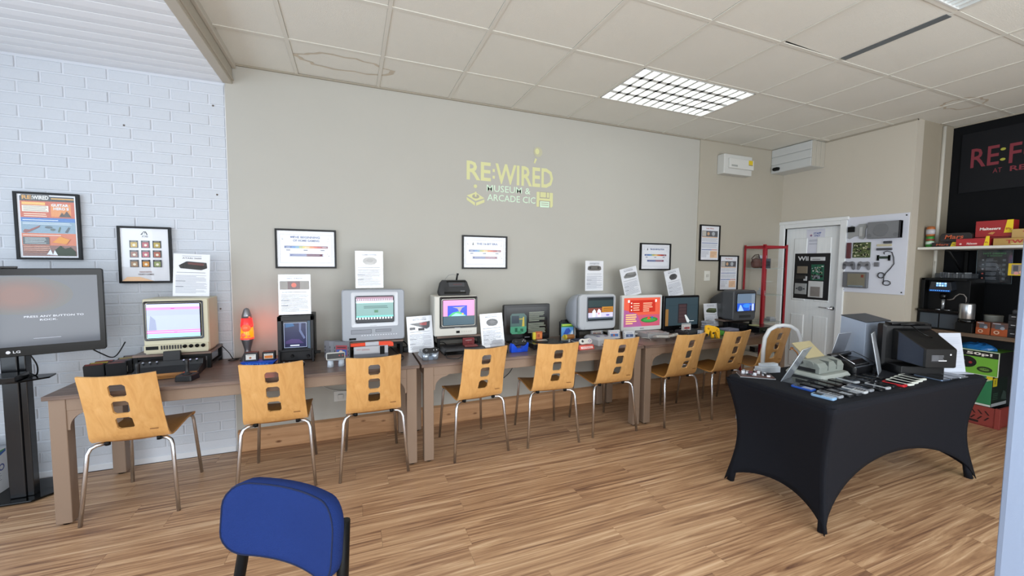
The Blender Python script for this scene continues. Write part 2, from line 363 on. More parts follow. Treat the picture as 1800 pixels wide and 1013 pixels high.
# white jamb close to the camera on the right
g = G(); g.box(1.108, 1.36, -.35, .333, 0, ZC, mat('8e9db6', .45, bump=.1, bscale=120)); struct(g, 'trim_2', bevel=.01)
# door with frame
DW = mat('e2e5e6', .4)
g = G(); g.box(XR-.02, XR+.1, yd1, yd1+.07, 0, zd+.075, DW).box(XR-.02, XR+.1, yd0-.07, yd0, 0, zd+.075, DW).box(XR-.02, XR+.1, yd0, yd1, zd, zd+.075, DW); g.box(XR-.03, XR-.005, yd0-.085, yd1+.07, zd+.05, zd+.09, DW); struct(g, 'trim_3', bevel=.006)
dr = bpy.data.objects.new('door_1', None); COL.objects.link(dr); dr['kind'] = 'structure'
DG = wood('white_door', [(.3, 'dfe4e6'), (.7, 'eceff0')], (40, 40, 2.2), .4, .6, bump=.12)
g = G(); g.box(XR+.03, XR+.065, yd0+.003, yd1-.003, .006, zd-.003, DG); g.build('door_leaf', dr)
w0, w1 = yd0+.1, yd1-.1; mid = (w0+w1)/2
for (a, b, c, d) in ((w0, mid-.05, 1.05, 1.84), (mid+.05, w1, 1.05, 1.84), (w0, mid-.05, .2, .88), (mid+.05, w1, .2, .88)):
    g = G(); g.loft([[(XR+.031, y_, z_) for y_, z_ in ((a, c), (b, c), (b, d), (a, d))], [(XR+.022, y_, z_) for y_, z_ in ((a+.012, c+.012), (b-.012, c+.012), (b-.012, d-.012), (a+.012, d-.012))]], DG); g.build('door_panel', dr)
hd = G(); hd.lathe([(.026, 0), (.026, .008), (.012, .012), (.010, .05)], CHROME, axis='x', n=18, c3=(0, 0, 0)); 
hd.v = [(-x, y_, z_) for x, y_, z_ in hd.v]; hd.tube([(-.045, 0, 0), (-.05, .03, .002), (-.05, .12, .004)], [.009, .009, .007], CHROME, 8)
o = hd.build('door_handle', dr); o.location = (XR+.03, 2.995, .99)
# alcove shelf
g = G(); g.box(5.385, XB, .6, 2.305, 1.665, 1.69, mat('d6d4cc', .5)); sh = solo(g, 'wall_shelf', 'long white wall shelf carrying the sweet boxes in the black alcove', 'shelf', bevel=.003)
for yy in (2.13, 1.2):
    g = G(); m_ = BLK; g.box(5.90, 5.925, yy-.012, yy+.012, 1.36, 1.66, m_).box(5.5, 5.93, yy-.012, yy+.012, 1.65, 1.664, m_).tube([(5.91, yy, 1.38), (5.55, yy, 1.655)], .01, m_, 6); g.build('bracket', sh)
# counter with cupboard below
ct = thing('counter', 'dark kitchen counter with wood edged top under the coffee machine', 'counter', (5.65, 1.3, 0))
CTW = wood('counter_wood', [(.3, '4a3c33'), (.7, '75614f')], (20, 2, 20), .4, .8)
g = G(); g.box(-.25, .262, -1.2, .995, .835, .87, CTW); g.build('worktop', ct, bevel=.003)
g = G(); g.box(.16, .262, -1.2, .995, 0, .835, mat('14161a', .6)); g.build('back_panel', ct)
for yy in (-1.15, .955): g = G(); g.box(-.2, .262, yy, yy+.03, 0, .835, mat('1b1d22', .6)); g.build('end_panel', ct)
# distribution board, trunking, switch, sensor
t = thing('fuse_box', 'white consumer unit with yellow sticker high on the back wall', 'fuse box', (4.34, YW-.012, 2.57))
g = G(); g.box(-.26, .2, -.1, 0, 0, .23, mat('c9cac6', .4)); g.build('casing', t, bevel=.008)
g = G(); g.box(-.2, .2, -.125, -.1, .065, .18, mat('cfd0cc', .4)); g.build('cover', t, bevel=.005)
a = Art((-.2, -.125, .065), (1, 0, 0), (0, 0, 1)); a.r(.31, .06, .38, .11, 'd8bd1e').r(.03, .02, .13, .04, '9da09c').r(.31, .05, .38, .058, '8a7a20'); a.build('sticker', t)
t = thing('trunking_box', 'white panelled duct box high in the right corner over the door', 'duct', (XR, 3.4, 2.66))
m_ = mat('c6c9c8', .4); g = G(); g.box(-.23, 0, -.245, .235, 0, .295, m_); g.build('casing', t)
for k in range(3):
    g = G(); g.box(-.24, -.23, -.245, .235, .004+k*.098, .096+k*.098, m_); g.build('front_panel', t, bevel=.002, seg=1)
for k in range(3): g = G(); g.box(-.235+.078*k+.003, -.235+.078*(k+1)-.003, -.252, -.245, .002, .294, mat('b5b1a6', .5)); g.build('end_panel', t, bevel=.002, seg=1)
g = G(); g.loft([[(-.24, y_, z_) for y_, z_ in rr(.085, .045, .02, 4, .165, .045)], [(-.265, y_, z_) for y_, z_ in rr(.075, .038, .018, 4, .165, .045)]], BLKG); g.build('camera_dome', t)
t = thing('wall_switch', 'small cream wall switch between the posters near the red cabinet', 'switch', (3.98, YW-.012, 1.36))
g = G(); g.box(-.045, .045, -.012, 0, -.06, .06, mat('d4d2c8', .4)); g.build('plate', t, bevel=.004); g = G(); g.box(-.02, .02, -.02, -.012, -.015, .02, mat('bdbab0', .4)); g.build('rocker', t, bevel=.003)
# logo projected on the wall: pale print
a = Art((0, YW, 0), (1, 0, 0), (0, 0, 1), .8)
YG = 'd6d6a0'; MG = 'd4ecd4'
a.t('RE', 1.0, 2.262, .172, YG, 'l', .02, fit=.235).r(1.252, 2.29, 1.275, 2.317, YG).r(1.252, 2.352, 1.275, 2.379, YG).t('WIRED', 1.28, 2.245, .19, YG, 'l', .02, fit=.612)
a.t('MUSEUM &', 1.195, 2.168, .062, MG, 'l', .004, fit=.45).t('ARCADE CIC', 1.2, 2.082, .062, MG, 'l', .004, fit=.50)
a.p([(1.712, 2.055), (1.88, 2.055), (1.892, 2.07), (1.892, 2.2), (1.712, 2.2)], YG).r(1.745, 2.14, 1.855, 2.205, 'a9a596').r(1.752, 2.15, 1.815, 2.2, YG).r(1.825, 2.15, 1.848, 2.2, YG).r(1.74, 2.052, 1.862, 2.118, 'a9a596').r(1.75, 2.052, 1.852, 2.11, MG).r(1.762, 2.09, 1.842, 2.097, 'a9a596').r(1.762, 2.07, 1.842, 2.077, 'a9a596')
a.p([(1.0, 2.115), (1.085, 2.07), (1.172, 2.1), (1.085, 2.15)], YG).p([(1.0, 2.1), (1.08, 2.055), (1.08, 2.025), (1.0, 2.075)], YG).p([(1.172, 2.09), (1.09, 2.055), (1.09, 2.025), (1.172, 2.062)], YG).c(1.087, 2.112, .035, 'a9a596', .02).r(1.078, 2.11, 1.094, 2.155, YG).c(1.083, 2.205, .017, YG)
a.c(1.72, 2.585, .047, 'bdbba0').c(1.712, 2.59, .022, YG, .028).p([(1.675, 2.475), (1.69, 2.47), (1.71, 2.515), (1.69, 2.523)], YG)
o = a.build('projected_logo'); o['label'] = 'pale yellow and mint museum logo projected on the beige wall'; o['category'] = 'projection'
# alcove banner
a = Art((XB-.012, 0, 0), (0, -1, 0), (0, 0, 1), .6)
g = G(); g.box(XB-.012, XB-.002, .9, 2.235, 2.26, 2.86, mat('0f1116', .5, spec=.25)); bn = solo(g, 'banner', 'dark banner with red lettering high on the black alcove wall', 'banner')
RD = '7c2a36'
a.t('RE', -2.16, 2.505, .19, RD, 'l', .01, fit=.195).c(-1.942, 2.645, .018, 'a9a83c', .013).c(-1.94, 2.546, .018, 'a9a83c', .013).t('FUEL', -1.90, 2.495, .19, RD, 'l', .01, fit=.42).t('AT', -2.0, 2.425, .045, RD, 'l', .0, fit=.06).t('RE:WIRED', -1.888, 2.42, .05, RD, 'l', .02, fit=.42)
a.build('lettering', bn)
# ================================================================ FURNITURE
ZT = .75
def desk(x0, x1, lab):
    t = thing('desk', lab, 'desk', ((x0+x1)/2, 3.275, 0), 0, 'walnut desks joined in a row along the back wall')
    w = (x1-x0)/2; d = .345
    g = G(); g.box(-w, w, -d, d, .725, .75, DESKT); g.build('desktop', t, bevel=.003)
    for y_ in (-d+.02, d-.045):
        g = G(); g.box(-w+.09, w-.09, y_, y_+.022, .655, .725, DESKL); g.build('apron', t, bevel=.002, seg=1)
    for sx in (-1, 1):
        g = G(); a_, b_ = sorted((sx*(w-.045), sx*(w-.022))); g.box(a_, b_, -d+.09, d-.09, .655, .725, DESKL); g.build('apron', t)
        for sy in (-1, 1):
            cx, cy = sx*(w-.055), sy*(d-.052)
            g = G(); g.box(cx-.036, cx+.036, cy-.036, cy+.036, .012, .725, DESKL); l = g.build('leg', t, bevel=.004)
            g = G(); g.lathe([(.022, 0), (.022, .012)], BLK, c=(cx, cy), n=12); g.build('foot', l)
        # curved corner brackets between leg and front apron
        for sy in (-1,):
            xx = sx*(w-.091); pts = [(0, .655), (0, .565)] + [(.012*0+.11-.10*math.cos(a0), .555+.10*math.sin(a0)) for a0 in [PI/2*i/7 for i in range(8)]][0:0]
            prof = [(0, .655), (0, .545), (.012, .545)] + [(.10-.088*math.cos(PI/2*i/8), .56+.083*math.sin(PI/2*i/8)) for i in range(9)] + [(.115, .655)]
            g = G(); y_ = -d+.022
            g.loft([[(xx - sx*u, y_, z) for u, z in prof], [(xx - sx*u, y_+.018, z) for u, z in prof]], DESKL); g.build('bracket', t)
desk(-1.575, .452, 'walnut topped desk at the brick wall, leftmost of the row'); desk(.466, 2.478, 'walnut topped desk in the middle of the row of three'); desk(2.492, 4.44, 'walnut topped desk at the far end of the row near the red cabinet')
# --- beech chairs
def ply_chair():
    t = thing('plywood_chair', '', 'chair', (0, 0, 0), 0, 'beech plywood chairs pushed up to the desks')
    prof = [(.215, .435), (.205, .452), (.17, .462), (.08, .462), (-.02, .456), (-.10, .449), (-.150, .448), (-.178, .456), (-.197, .475), (-.207, .498)]
    zs = [.52, .534, .546, .600, .612, .624, .636, .648, .702, .714, .726, .738, .750, .803, .815, .83, .845, .862]
    for z in zs: s_ = (z-.498)/(.862-.498); prof.append((-.207-.086*s_-.012*s_*s_, z))
    us = [-1, -.97, -.85, -.6, -.4, -.215, -.15, 0, .15, .215, .4, .6, .85, .97, 1]
    def pos(u, k):
        y, z = prof[k]; b = max(0, min(1, (z-.47)/.15)) if k > 6 else 0
        hw = .183 if k < 7 else .183 - .010*b
        if k == 0: hw -= .012
        return (u*hw, y - b*.030*(1-u*u), z - (.010*(1-u*u) if k < 7 else 0) + (0.006*u*u*b if k == len(prof)-1 else 0))
    n = len(us); vs = [pos(u, k) for k in range(len(prof)) for u in us]; fs = []; fb = []
    KZ = {z: 10+i for i, z in enumerate(zs)}
    hol = [(KZ[.534], KZ[.612]), (KZ[.636], KZ[.714]), (KZ[.738], KZ[.815])]
    for k in range(len(prof)-1):
        for i in range(n-1):
            q = (k*n+i, k*n+i+1, (k+1)*n+i+1, (k+1)*n+i); skip = False
            for ka, kb in hol:
                if ka <= k < kb and 5 <= i < 9:
                    skip = True
                    lo, hi, le, ri = k == ka, k == kb-1, i == 5, i == 8
                    if lo and le: fb.append((q[0], q[1], q[3]))
                    elif lo and ri: fb.append((q[0], q[1], q[2]))
                    elif hi and le: fb.append((q[0], q[2], q[3]))
                    elif hi and ri: fb.append((q[1], q[2], q[3]))
            if not skip: (fs if k < 7 else fb).append(q)
    def comp(fl):
        us_ = sorted({i for f in fl for i in f}); mp = {v: i for i, v in enumerate(us_)}; return [vs[i] for i in us_], [tuple(mp[i] for i in f) for f in fl]
    g = G(); g.add(*comp(fs), PLYD, True); o = g.build('seat', t, solid=.011, edge=1)
    g = G(); g.add(*comp(fb), PLY, True); o = g.build('backrest', t, solid=.011, edge=1)
    g = G(); g.box(.105, .145, -.2365, -.2335, .515, .519, mat('7a4d22', .6)); g.build('maker_mark', t)
    g = G()
    for s in (-1, 1): g.tube([(s*.13, -.16, .436), (s*.13, .19, .438)], .008, CHROME, 8)
    g.tube([(-.15, -.13, .436), (.15, -.13, .436)], .008, CHROME, 8).tube([(-.15, .14, .44), (.15, .14, .44)], .008, CHROME, 8); g.build('seat_frame', t)
    for s in (-1, 1):
        g = G(); g.tube([(s*.125, -.16, .436), (s*.165, -.178, .434), (s*.186, -.19, .422), (s*.196, -.20, .395), (s*.225, -.24, .0)], .0105, CHROME, 10); g.build('leg', t)
        g = G(); g.tube([(s*.125, .14, .438), (s*.155, .19, .436), (s*.166, .205, .425), (s*.170, .21, .40), (s*.193, .245, .0)], .0105, CHROME, 10); g.build('leg', t)
        g = G(); g.lathe([(.013, .425), (.013, .448)], BLK, c=(s*.12, -.165), n=10); g.build('rubber_buffer', t)
    return t
ch0 = ply_chair()
CH = [(-1.203, 3.137, -1, 'beech plywood chair in front of the old console and cream television, leftmost of nine'),
      (-.468, 3.14, 0, 'beech plywood chair in front of the lava lamp and boxed black monitor'),
      (.133, 3.112, 0, 'beech plywood chair in front of the silver television with the orange light gun'),
      (.897, 3.128, 5.5, 'beech plywood chair in front of the white television with red cartridge below'),
      (1.552, 3.10, -6, 'beech plywood chair in front of the flat black monitor with the green picture'),
      (2.14, 3.103, -2, 'beech plywood chair between the grey cartridges and the join of middle and far desks'),
      (2.853, 3.062, 2, 'beech plywood chair in front of the white flat monitor with red screen, third from right'),
      (3.43, 3.05, 1, 'beech plywood chair beside the yellow game controller, second from right'),
      (4.02, 3.05, 0, 'beech plywood chair nearest the red glass cabinet, rightmost of nine')]
for i, (x, y_, a_, lab) in enumerate(CH):
    o = ch0 if i == 0 else clone(ch0); o.location = (x, y_, 0); o.rotation_euler = (0, 0, math.radians(a_)); o['label'] = lab
# --- blue office chair near the camera
bc = thing('blue_chair', 'royal blue fabric chair with black tube frame in the foreground', 'chair', (-.20, 1.262, 0), math.radians(-40))
FAB = mat('1e3470', .95, bump=.9, bscale=520, vary=.12, spec=.2); FAB2 = mat('1b357a', .95, bump=.9, bscale=520, spec=.2)
def pad(w, h, r, d, curve, tilt=0, k=8):
    secs = []
    N = 14
    for (yy, ins) in ((-d/2, .022), (-d/2+.006, .008), (-d/2+.018, 0), (d/2-.018, 0), (d/2-.006, .008), (d/2, .022)):
        ring = [(x, yy + curve*(1-(x/(w/2))**2), z) for x, z in rr(w-2*ins, h-2*ins, r-ins*.6, k)]
        secs.append(ring)
    return secs
def dense(w, h, r):   # rounded rect with extra points on the long sides
    base = rr(w, h, r, 6); out = []
    for i, p in enumerate(base):
        q = base[(i+1) % len(base)]; out.append(p)
        L_ = math.hypot(q[0]-p[0], q[1]-p[1])
        if L_ > .05:
            m_ = 12
            for j in range(1, m_): out.append((p[0]+(q[0]-p[0])*j/m_, p[1]+(q[1]-p[1])*j/m_))
    return out
def padmesh(g, w, h, r, d, curve, m, z0):
    Y = lambda x: curve*(1-(x/(w/2))**2); rings = []
    base = dense(w, h, r)
    for s_ in (.02, .2, .4, .6, .8, .92): rings.append([(x*s_, -d/2-.004*(1-s_*s_) + Y(x*s_), z0+z*s_) for x, z in base])
    for (yy, ins) in ((-d/2+.0015, .006), (-d/2+.008, .0), (d/2-.012, 0), (d/2-.004, .006), (d/2, .02)):
        rings.append([(x, yy + Y(x), z0+z) for x, z in [(p[0]*(1-2*ins/w), p[1]*(1-2*ins/h)) for p in base]])
    for s_ in (.8, .5, .02): rings.append([(x*s_, d/2 + Y(x*s_), z0+z*s_) for x, z in base])
    g.loft(rings, m, smooth=True)
g = G(); padmesh(g, .41, .215, .07, .052, .05, FAB, 0); bk = g.build('backrest', bc); bk.location = (0, 0, .737); bk.rotation_euler = (math.radians(-6), 0, 0)
g = G(); g.tube([(x, -.0235+.05*(1-(x/.205)**2), .0+z) for x, z in dense(.403, .208, .068)], .0022, mat('0d1a3c', .9), 6, close=True); g.build('piping', bk)
for s in (-1, 1):
    g = G(); g.tube([(s*.185, .045, .775), (s*.185, .035, .62), (s*.19, .0, .45), (s*.20, .04, .0)], .015, BLK, 10, flat=1.2); g.build('leg', bc)
    g = G(); g.tube([(s*.19, .0, .45), (s*.19, -.40, .45), (s*.205, -.44, .0)], .013, BLK, 10); g.build('leg', bc)
g = G(); g.loft([ringz(.40, .40, .06, .40, 0, -.24, 6), ringz(.42, .40, .07, .415, 0, -.24, 6), ringz(.42, .40, .07, .435, 0, -.24, 6), ringz(.38, .36, .05, .445, 0, -.24, 6)], FAB, smooth=True); g.build('seat', bc)
# --- black stretch-cloth table
tx0, tx1, ty0, ty1, tz = 2.405, 4.085, 1.335, 1.985, .742
bt = thing('display_table', 'rectangular table under a black stretch cloth with phones and machines on it', 'table', ((tx0+tx1)/2, (ty0+ty1)/2, 0))
hx, hy = (tx1-tx0)/2, (ty1-ty0)/2
CL = mat('12151d', .85, bump=.12, bscale=260, spec=.25)
g = G(); g.loft([ringz(2*hx+.02, 2*hy+.02, .05, tz-.028, k=6), ringz(2*hx+.018, 2*hy+.018, .05, tz-.008, k=6), ringz(2*hx, 2*hy, .045, tz-.001, k=6), ringz(2*hx-.03, 2*hy-.03, .04, tz, k=6)], CL, cap=True, smooth=False); g.build('cloth_top', bt)
def side(p0, p1, nrm, hem, nu=36, nv=16, wst=.07, inset=.045):
    vs = []; p0 = Vector(p0); p1 = Vector(p1); nrm = Vector(nrm)
    ax = (p1-p0).normalized(); L_ = (p1-p0).length
    for j in range(nv+1):
        for i in range(nu+1):
            u = i/nu; e = 1-(2*u-1)**2           # 0 at the legs, 1 mid
            hb = hem*(max(0, e)**.55)
            s = j/nv; z = (tz-.02)*(1-s)+hb*s
            zz = 1-(z/(tz-.02))                    # 0 top .. 1 floor
            waist = wst*math.sin(PI*min(1, zz))**1.1
            shrink = waist*.75 + inset*.25*zz
            q = p0 + ax*(shrink + (L_-2*shrink)*u)
            off = -(shrink + .07*math.sin(PI*u)*zz**.8)
            q = q + nrm*off
            vs.append((q.x, q.y, z))
    fs = [(j*(nu+1)+i, j*(nu+1)+i+1, (j+1)*(nu+1)+i+1, (j+1)*(nu+1)+i) for j in range(nv) for i in range(nu)]
    g = G(); g.add(vs, fs, CL, True); return g.build('cloth_side', bt, solid=.003)
a_ = .008
side((-hx-a_, -hy-a_, 0), (hx+a_, -hy-a_, 0), (0, -1, 0), .30); side((hx+a_, hy+a_, 0), (-hx-a_, hy+a_, 0), (0, 1, 0), .16)
side((-hx-a_, hy+a_, 0), (-hx-a_, -hy-a_, 0), (-1, 0, 0), .13, nu=20); side((hx+a_, -hy-a_, 0), (hx+a_, hy+a_, 0), (1, 0, 0), .16, nu=20)
for sx in (-1, 1):
    for sy in (-1, 1):
        g = G(); cx, cy = sx*(hx-.030), sy*(hy-.030); g.tube([(cx-sx*.0, cy, .0), (cx-sx*.01, cy-sy*.01, .06), (cx-sx*.045, cy-sy*.035, .3), (cx-sx*.03, cy-sy*.03, .72)], [.024, .019, .017, .02], CL, 10); g.build('leg', bt)
# --- wall frames
def frame(lab, x0, z1, w, h, cat='picture', group='black framed posters on the walls', fw=.014, y=YW, name='framed_poster', tilt=0):
    t = thing(name, lab, cat, (x0+w/2, y-.001, z1-h/2), 0, group); t.rotation_euler = (0, tilt, 0)
    g = G(); o_ = [(-w/2, -h/2), (w/2, -h/2), (w/2, h/2), (-w/2, h/2)]; i_ = [(-w/2+fw, -h/2+fw), (w/2-fw, -h/2+fw), (w/2-fw, h/2-fw), (-w/2+fw, h/2-fw)]
    vs = [(x, 0, z) for x, z in o_] + [(x, -.022, z) for x, z in o_] + [(x, -.022, z) for x, z in i_] + [(x, -.010, z) for x, z in i_]
    fs = []
    for k in range(4):
        j = (k+1) % 4; fs += [(k, j, 4+j, 4+k), (4+k, 4+j, 8+j, 8+k), (8+k, 8+j, 12+j, 12+k)]
    g.add(vs, fs, mat('0a0b0d', .4, spec=.3)); g.build('frame', t)
    a = Art((-w/2+fw, -.010, -h/2+fw), (1, 0, 0), (0, 0, 1), .35); a.r(0, 0, w-2*fw, h-2*fw, 'e6e8ee'); return t, a, w-2*fw, h-2*fw
def glaze(t, w, h):
    g = G(); g.add([(-w/2, -.016, -h/2), (w/2, -.016, -h/2), (w/2, -.016, h/2), (-w/2, -.016, h/2)], [(0, 1, 2, 3)], MCG()); g.build('glass', t)
def MCG():
    if 'glz' in MC: return MC['glz']
    m = bpy.data.materials.new('picture_glass'); m.use_nodes = True; nt = m.node_tree; nt.nodes.clear()
    o = nt.nodes.new('ShaderNodeOutputMaterial'); mx = nt.nodes.new('ShaderNodeMixShader'); tr = nt.nodes.new('ShaderNodeBsdfTransparent'); gl = nt.nodes.new('ShaderNodeBsdfGlossy'); fr = nt.nodes.new('ShaderNodeLayerWeight'); pw_ = nt.nodes.new('ShaderNodeMath'); pw_.operation = 'POWER'; pw_.inputs[1].default_value = 4; ma_ = nt.nodes.new('ShaderNodeMath'); ma_.operation = 'MULTIPLY_ADD'; ma_.inputs[1].default_value = .7; ma_.inputs[2].default_value = .04
    gl.inputs['Roughness'].default_value = .04; fr.inputs[0].default_value = .5; nt.links.new(fr.outputs['Facing'], pw_.inputs[0]); nt.links.new(pw_.outputs[0], ma_.inputs[0])
    nt.links.new(ma_.outputs[0], mx.inputs[0]); nt.links.new(tr.outputs[0], mx.inputs[1]); nt.links.new(gl.outputs[0], mx.inputs[2]); nt.links.new(mx.outputs[0], o.inputs[0]); MC['glz'] = m; return m
t, a, w, h = frame('framed colourful museum poster with orange and blue bands on brick, leftmost picture', -2.018, 1.934, .318, .44, tilt=math.radians(0))
a.r(.012, .01, w-.012, h-.01, '1b1d22').r(.012, .255, w-.012, .37, 'c4562a').r(.16, .27, w-.03, .355, 'dd8a3c').r(.012, .235, w-.012, .262, '2f6fb8').r(.012, .16, w-.012, .236, '7f9caf').r(.012, .01, w-.012, .16, 'd06a38').r(.012, .01, w-.012, .08, '7d4a3a')
a.r(.02, .375, .155, .41, '3a3528').t('RE', .024, .38, .025, 'd89a2c', 'l', .03, fit=.045).t(':WIRED', .071, .38, .025, 'eeeeee', 'l', .03, fit=.082)
a.r(.165, .385, w-.012, .392, 'e0a832').r(.022, .345, .135, .362, 'f2b95a').r(.022, .30, .15, .34, 'f1ead8').lines(.028, .145, .338, .302, 4, '6b6358').lines(.03, .14, .292, .266, 2, 'ffe9cf').t('GUITAR', .165, .338, .018, 'e7f0fb', 'l', .03, fit=.085).t('HERO II', .175, .315, .018, 'e7f0fb', 'l', .03, fit=.075)
a.p([(.2, .27), (.215, .30), (.225, .285), (.24, .31), (.255, .28), (.262, .27)], '3a2418').lines(.022, .2, .252, .24, 1, 'e8eef5').lines(.022, w-.03, .232, .215, 2, 'dde8f2').p([(.02, .168), (.03, .185), (.05, .182), (.105, .212), (.1, .2), (.055, .17), (.035, .16)], '8c3f31')
a.c(.145, .2, .018, '3d4f58', .008).c(.165, .185, .012, '4a5a52', .008).p([(.19, .17), (.2, .205), (.205, .2), (.197, .168)], '46603c').p([(.225, .168), (.245, .205), (.252, .2), (.235, .165)], '333b45')
a.lines(.02, .21, .152, .142, 1, 'f2efe8').r(.018, .085, .145, .135, '3d4446').lines(.028, .13, .132, .09, 4, 'c9d1d0').lines(.02, .15, .078, .03, 4, 'eab49c').p([(.17, .05), (.2, .08), (.22, .06), (.25, .07), (.275, .04), (.275, .012), (.18, .012)], '35402c').p([(.13, .02), (.15, .055), (.16, .02), (.17, .05), (.185, .015)], 'e9eef6').p([(.16, .1), (.2, .14), (.25, .12), (.23, .09)], 'e8a050')
a.build('poster_print', t); glaze(t, w, h)
t, a, w, h = frame('framed white poster of nine small game covers, tilted beside the cream television', -1.508, 1.733, .30, .40)
a.t('ATARI', w/2, .31, .014, '33343a', 'c', .02, fit=.034)
for du in (-.012, 0, .012): a.p([(w/2+du-.0025, .328), (w/2+du*1.6-.002-.004*(du < 0), .328), (w/2+du*.3+.003, .352), (w/2+du*.3-.003, .352)], '33343a')
cols = ['c9a94c', 'b04a55', 'b9a24a', '9c6a58', 'b5495a', 'b06048', 'a88a70', 'c98a3c', '8f9a62']
for k in range(9):
    u, v = .048+.065*(k % 3), .235-.068*(k//3); a.r(u, v, u+.049, v+.052, '26262c').r(u+.006, v+.004, u+.043, v+.04, cols[k]).c(u+.025, v+.02, .009, 'e8e2d0', n=7).lines(u+.01, u+.04, v+.05, v+.043, 1, 'b9b9b9')
a.t('FANTASTIC', w/2, .06, .010, '8c4a3c', 'c', .01, fit=.07).t('VIDEO GAMES', w/2, .043, .010, '5a3f3c', 'c', .01, fit=.09).p([(0, 0), (.18, 0), (.1, .03), (.03, .03)], 'f0c9a4')
a.build('poster_print', t); glaze(t, w, h)
def era(lab, x0, z1, w_, h_, l1, l2=None):
    t, a, w, h = frame(lab, x0, z1, w_, h_)
    B = '3c5a94'
    for q in ((.018, .03, w-.018, .0315), (.018, h-.03, w-.018, h-.0285), (.018, .03, .0195, h-.03), (w-.0195, .03, w-.018, h-.03)): a.r(*q, '8b93a8')
    if l2: a.t(l1, w/2, .226, .017, B, 'c', .03, fit=w*.48).t(l2, w/2, .199, .017, B, 'c', .03, fit=w*.46).c(w*.24, .235, .007, B).c(w*.275, .235, .007, B)
    else: a.t(l1, w*.55, .212, .018, B, 'c', .03, fit=w*.5).p([(w*.2, .208), (w*.235, .208), (w*.225, .235), (w*.21, .228)], '4a5560')
    n = 12; cs = ['3d5c96', '3f65a8', '4f86c6', '6fa6c0', 'b7c078', 'e3c75a', 'e8b04c', 'e08648', 'd0623f', 'b8443c', '9c3a40', '7d3344']
    for i in range(n): a.r(w*.12+w*.76*i/n, .147, w*.12+w*.76*(i+1)/n, .163, cs[i])
    a.r(w*.12, .163, w*.88, .165, '5d6c8c').lines(w*.15, w*.22, .159, .151, 1, 'e9edf4').lines(w*.47, w*.55, .159, .151, 1, 'e9edf4').lines(w*.78, w*.86, .159, .151, 1, 'e9edf4')
    for u in (.15, .45, .75): a.r(w*u, .128, w*(u+.07), .134, '4f597a')
    a.p([(w*.2, .083), (w*.8, .083), (w*.78, .092), (w*.8, .101), (w*.2, .101), (w*.22, .092)], '4a5a94').r(w*.5, .083, w*.78, .101, '8c4a5c').lines(w*.25, w*.75, .097, .088, 1, 'cfd4e6')
    rd = random.Random(4)
    for _ in range(12): u = rd.choice([.1, .88])*w+rd.uniform(-.012, .012); v = rd.choice([.092, .215])+rd.uniform(-.012, .012); a.r(u, v, u+.004, v+.003, '7b86a0')
    a.build('poster_print', t); glaze(t, w, h)
era('framed timeline poster The Beginning of Home Gaming on the beige wall', -.552, 1.752, .44, .312, 'THE BEGINNING', 'OF HOME GAMING')
era('framed timeline poster The 16-Bit Era in the middle of the beige wall', .955, 1.750, .444, .312, 'THE 16-BIT ERA')
era('framed timeline poster The 3D Revolution above the white flat monitor', 2.983, 1.730, .43, .302, 'THE 3D REVOLUTION')
for lab, x0, z1, w_, h_, ti in (('tall framed text poster beside the wall seam, higher of the pair', 3.838, 1.968, .318, .43, 'Late Wins'), ('tall framed text poster partly behind the dark television, lower of the pair', 4.166, 1.609, .318, .432, 'The Nerve')):
    t, a, w, h = frame(lab, x0, z1, w_, h_, y=YW-.012)
    a.t(ti, w/2, h-.035, .016, 'a8453c', 'c', .02, fit=.12).r(.02, h-.125, w-.02, h-.055, '5b5c62').r(.025, h-.12, .085, h-.06, 'b9b6ae').c(.12, h-.09, .02, 'c9a27a').c(.2, h-.09, .025, 'aeb4b8').r(.02, h-.135, w-.02, h-.128, 'd8a052')
    a.lines(.02, w-.02, h-.14, h-.185, 4, 'a5a8b2').r(.02, h-.205, w-.02, h-.198, '3c5a9c').lines(.02, w-.02, h-.215, h-.262, 4, 'a5a8b2').r(.02, h-.285, w-.02, h-.277, '3c5a9c').r(w*.62, h-.285, w-.02, h-.277, 'c0603f').lines(.02, w*.48, h-.295, .03, 7, 'a5a8b2').r(w*.54, .025, w-.02, h-.295, 'e9c4a0').lines(w*.56, w-.03, h-.3, .035, 6, 'b48f70')
    a.build('poster_print', t); glaze(t, w, h)
